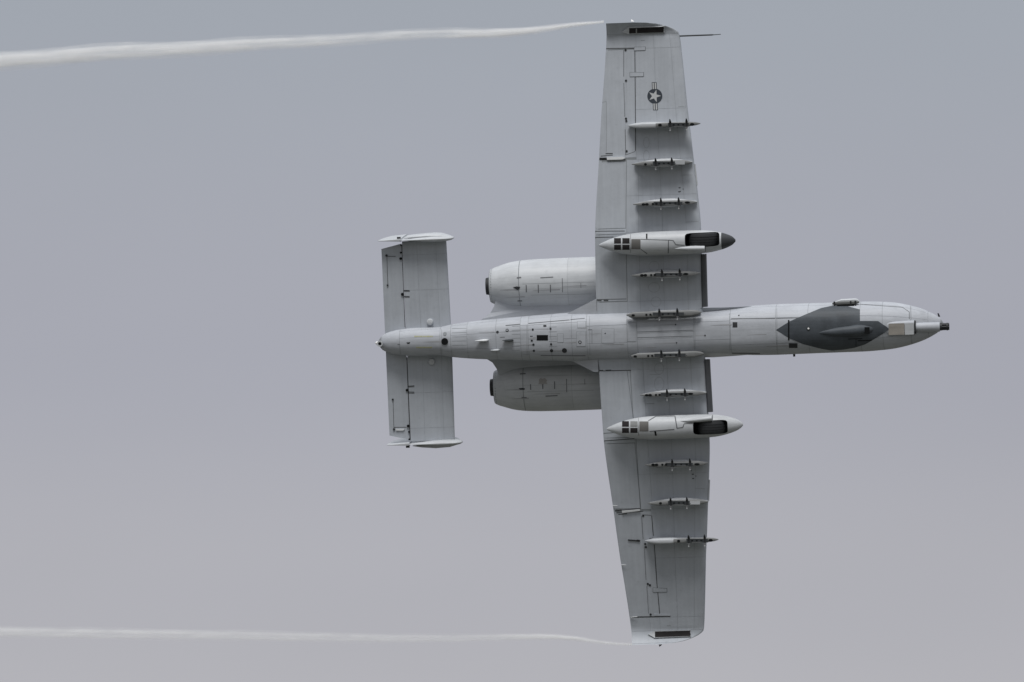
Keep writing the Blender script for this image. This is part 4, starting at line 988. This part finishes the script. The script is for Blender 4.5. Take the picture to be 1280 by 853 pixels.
# ------------------------------------------------------------------ wingtip vapour trails
def vmat(name, dens, aniso=0.0):
    m = bpy.data.materials.new(name); m.use_nodes = True; t = m.node_tree
    for n in list(t.nodes):
        if n.type != 'OUTPUT_MATERIAL': t.nodes.remove(n)
    out = [n for n in t.nodes if n.type == 'OUTPUT_MATERIAL'][0]
    v = N(t, 'ShaderNodeVolumePrincipled'); v.inputs['Color'].default_value = (.985, .985, .985, 1); v.inputs['Anisotropy'].default_value = aniso
    co = N(t, 'ShaderNodeTexCoord'); sp_ = N(t, 'ShaderNodeSeparateXYZ'); t.links.new(co.outputs['Object'], sp_.inputs[0])
    mp = N(t, 'ShaderNodeMapping'); mp.inputs['Scale'].default_value = (1.1, 6, 6); t.links.new(co.outputs['Object'], mp.inputs[0])
    no = N(t, 'ShaderNodeTexNoise'); no.inputs['Scale'].default_value = 1.0; no.inputs['Detail'].default_value = 2; t.links.new(mp.outputs[0], no.inputs[0])
    r1 = N(t, 'ShaderNodeMapRange'); r1.inputs[1].default_value = .33; r1.inputs[2].default_value = .67; r1.inputs[3].default_value = .5; r1.inputs[4].default_value = 1.5
    t.links.new(no.outputs[0], r1.inputs[0])
    r2 = N(t, 'ShaderNodeMapRange'); r2.inputs[1].default_value = -4.5; r2.inputs[2].default_value = -.2; r2.inputs[3].default_value = dens; r2.inputs[4].default_value = dens * 4.5
    t.links.new(sp_.outputs[0], r2.inputs[0])
    mm = N(t, 'ShaderNodeMath', operation='MULTIPLY'); t.links.new(r1.outputs[0], mm.inputs[0]); t.links.new(r2.outputs[0], mm.inputs[1])
    t.links.new(mm.outputs[0], v.inputs['Density'])
    m.cycles.volume_step_rate = .03
    t.links.new(v.outputs[0], out.inputs['Volume'])
    return m
def world_at(px, py, depth): return CAMLOC + VU * ((px - 640) / FPX * depth) + VV * ((426.5 - py) / FPX * depth) + VW * depth
def trail(path, widths, dens, label, tip):
    # densify
    fy = pchip([(p[0], p[1]) for p in path]); fw = pchip(widths)
    x0, x1 = path[0][0], path[-1][0]
    n = 150; xs = [x0 + (x1 - x0) * (i / n) for i in range(n + 1)]
    d0 = tip.z; slope = 0.11 / 44.5   # metres deeper per photo pixel flown past
    root = bpy.data.objects.new('vapour_trail', None); C.objects.link(root)
    root.location = world_at(x1, fy(x1), d0)
    root['label'] = label; root['category'] = 'vapour trail'; root['group'] = 'vapour trails from the wing tips'
    def tube(name, m, scale, oy, phase, jag):
        vs, fs = [], []; SG = 12
        for i, x in enumerate(xs):
            d = d0 + (x1 - x) * slope
            wob = jag * (math.sin(x * .045 + phase) + .6 * math.sin(x * .11 + 2 * phase) + .35 * math.sin(x * .27 + phase * 3))
            w = fw(x) / 2 / SC * scale * (1 + wob)
            grow = min(1, (x1 - x) / 120)
            c = world_at(x, fy(x) + (oy + .12 * math.sin(x * .03 + phase) * 1.0) * fw(x) / 2 * grow, d) - root.location
            for k in range(SG):
                t = 2 * math.pi * k / SG; vs.append(tuple(c + VV * (w * math.cos(t)) + VW * (w * math.sin(t))))
        for i in range(n):
            for k in range(SG):
                k2 = (k + 1) % SG; fs.append((i * SG + k, i * SG + k2, (i + 1) * SG + k2, (i + 1) * SG + k))
        fs.append(tuple(range(SG))[::-1]); fs.append(tuple(n * SG + k for k in range(SG)))
        me = bpy.data.meshes.new(name); me.from_pydata(vs, [], fs); me.materials.append(m)
        bm = bmesh.new(); bm.from_mesh(me); bmesh.ops.recalc_face_normals(bm, faces=bm.faces); bm.to_mesh(me); bm.free()
        o = bpy.data.objects.new(name, me); C.objects.link(o); o.parent = root
        return o
    tube('vapour_sheath', vmat('thin_vapour', dens * .2), 1.45, 0, 1.0, .02)
    tube('vapour_strand', vmat('dense_vapour', dens * .8), .42, -.46, 1.1, .04)
    tube('vapour_strand', vmat('dense_vapour', dens * .8), .40, .46, 2.7, .04)
    tube('vapour_core', vmat('mid_vapour', dens * .3), 1.05, 0, 4.0, .03)
tipR = T + f * -1.27 + r * 8.76 + a * wz0(8.76); tipL = T + f * -1.26 - r * 8.76 + a * wz0(8.76)
trail([(-420, 101), (-200, 90), (0, 76), (60, 72), (140, 65.5), (250, 60), (300, 56.5), (400, 51.3), (440, 48.5), (500, 44.5), (560, 42.3), (620, 41.3), (650, 39.8), (690, 35), (720, 31), (755, 27.4)],
      [(-420, 20), (0, 18), (250, 15.5), (400, 12.5), (520, 11), (600, 10), (660, 8), (720, 4.5), (755, 3.0)], 4.8, 'white wingtip vapour trail streaming left from the upper wing tip', tipR)
trail([(-420, 784), (-200, 787), (0, 790), (100, 792), (200, 793.3), (400, 796.5), (500, 798), (560, 798), (640, 796.6), (680, 796.2), (715, 798), (745, 802), (770, 804.8), (790, 805.8)],
      [(-420, 15), (0, 12), (250, 11), (400, 10), (560, 8.5), (680, 6.5), (740, 4.5), (790, 3.0)], 3.3, 'faint wingtip vapour trail streaming left from the lower wing tip', tipL)
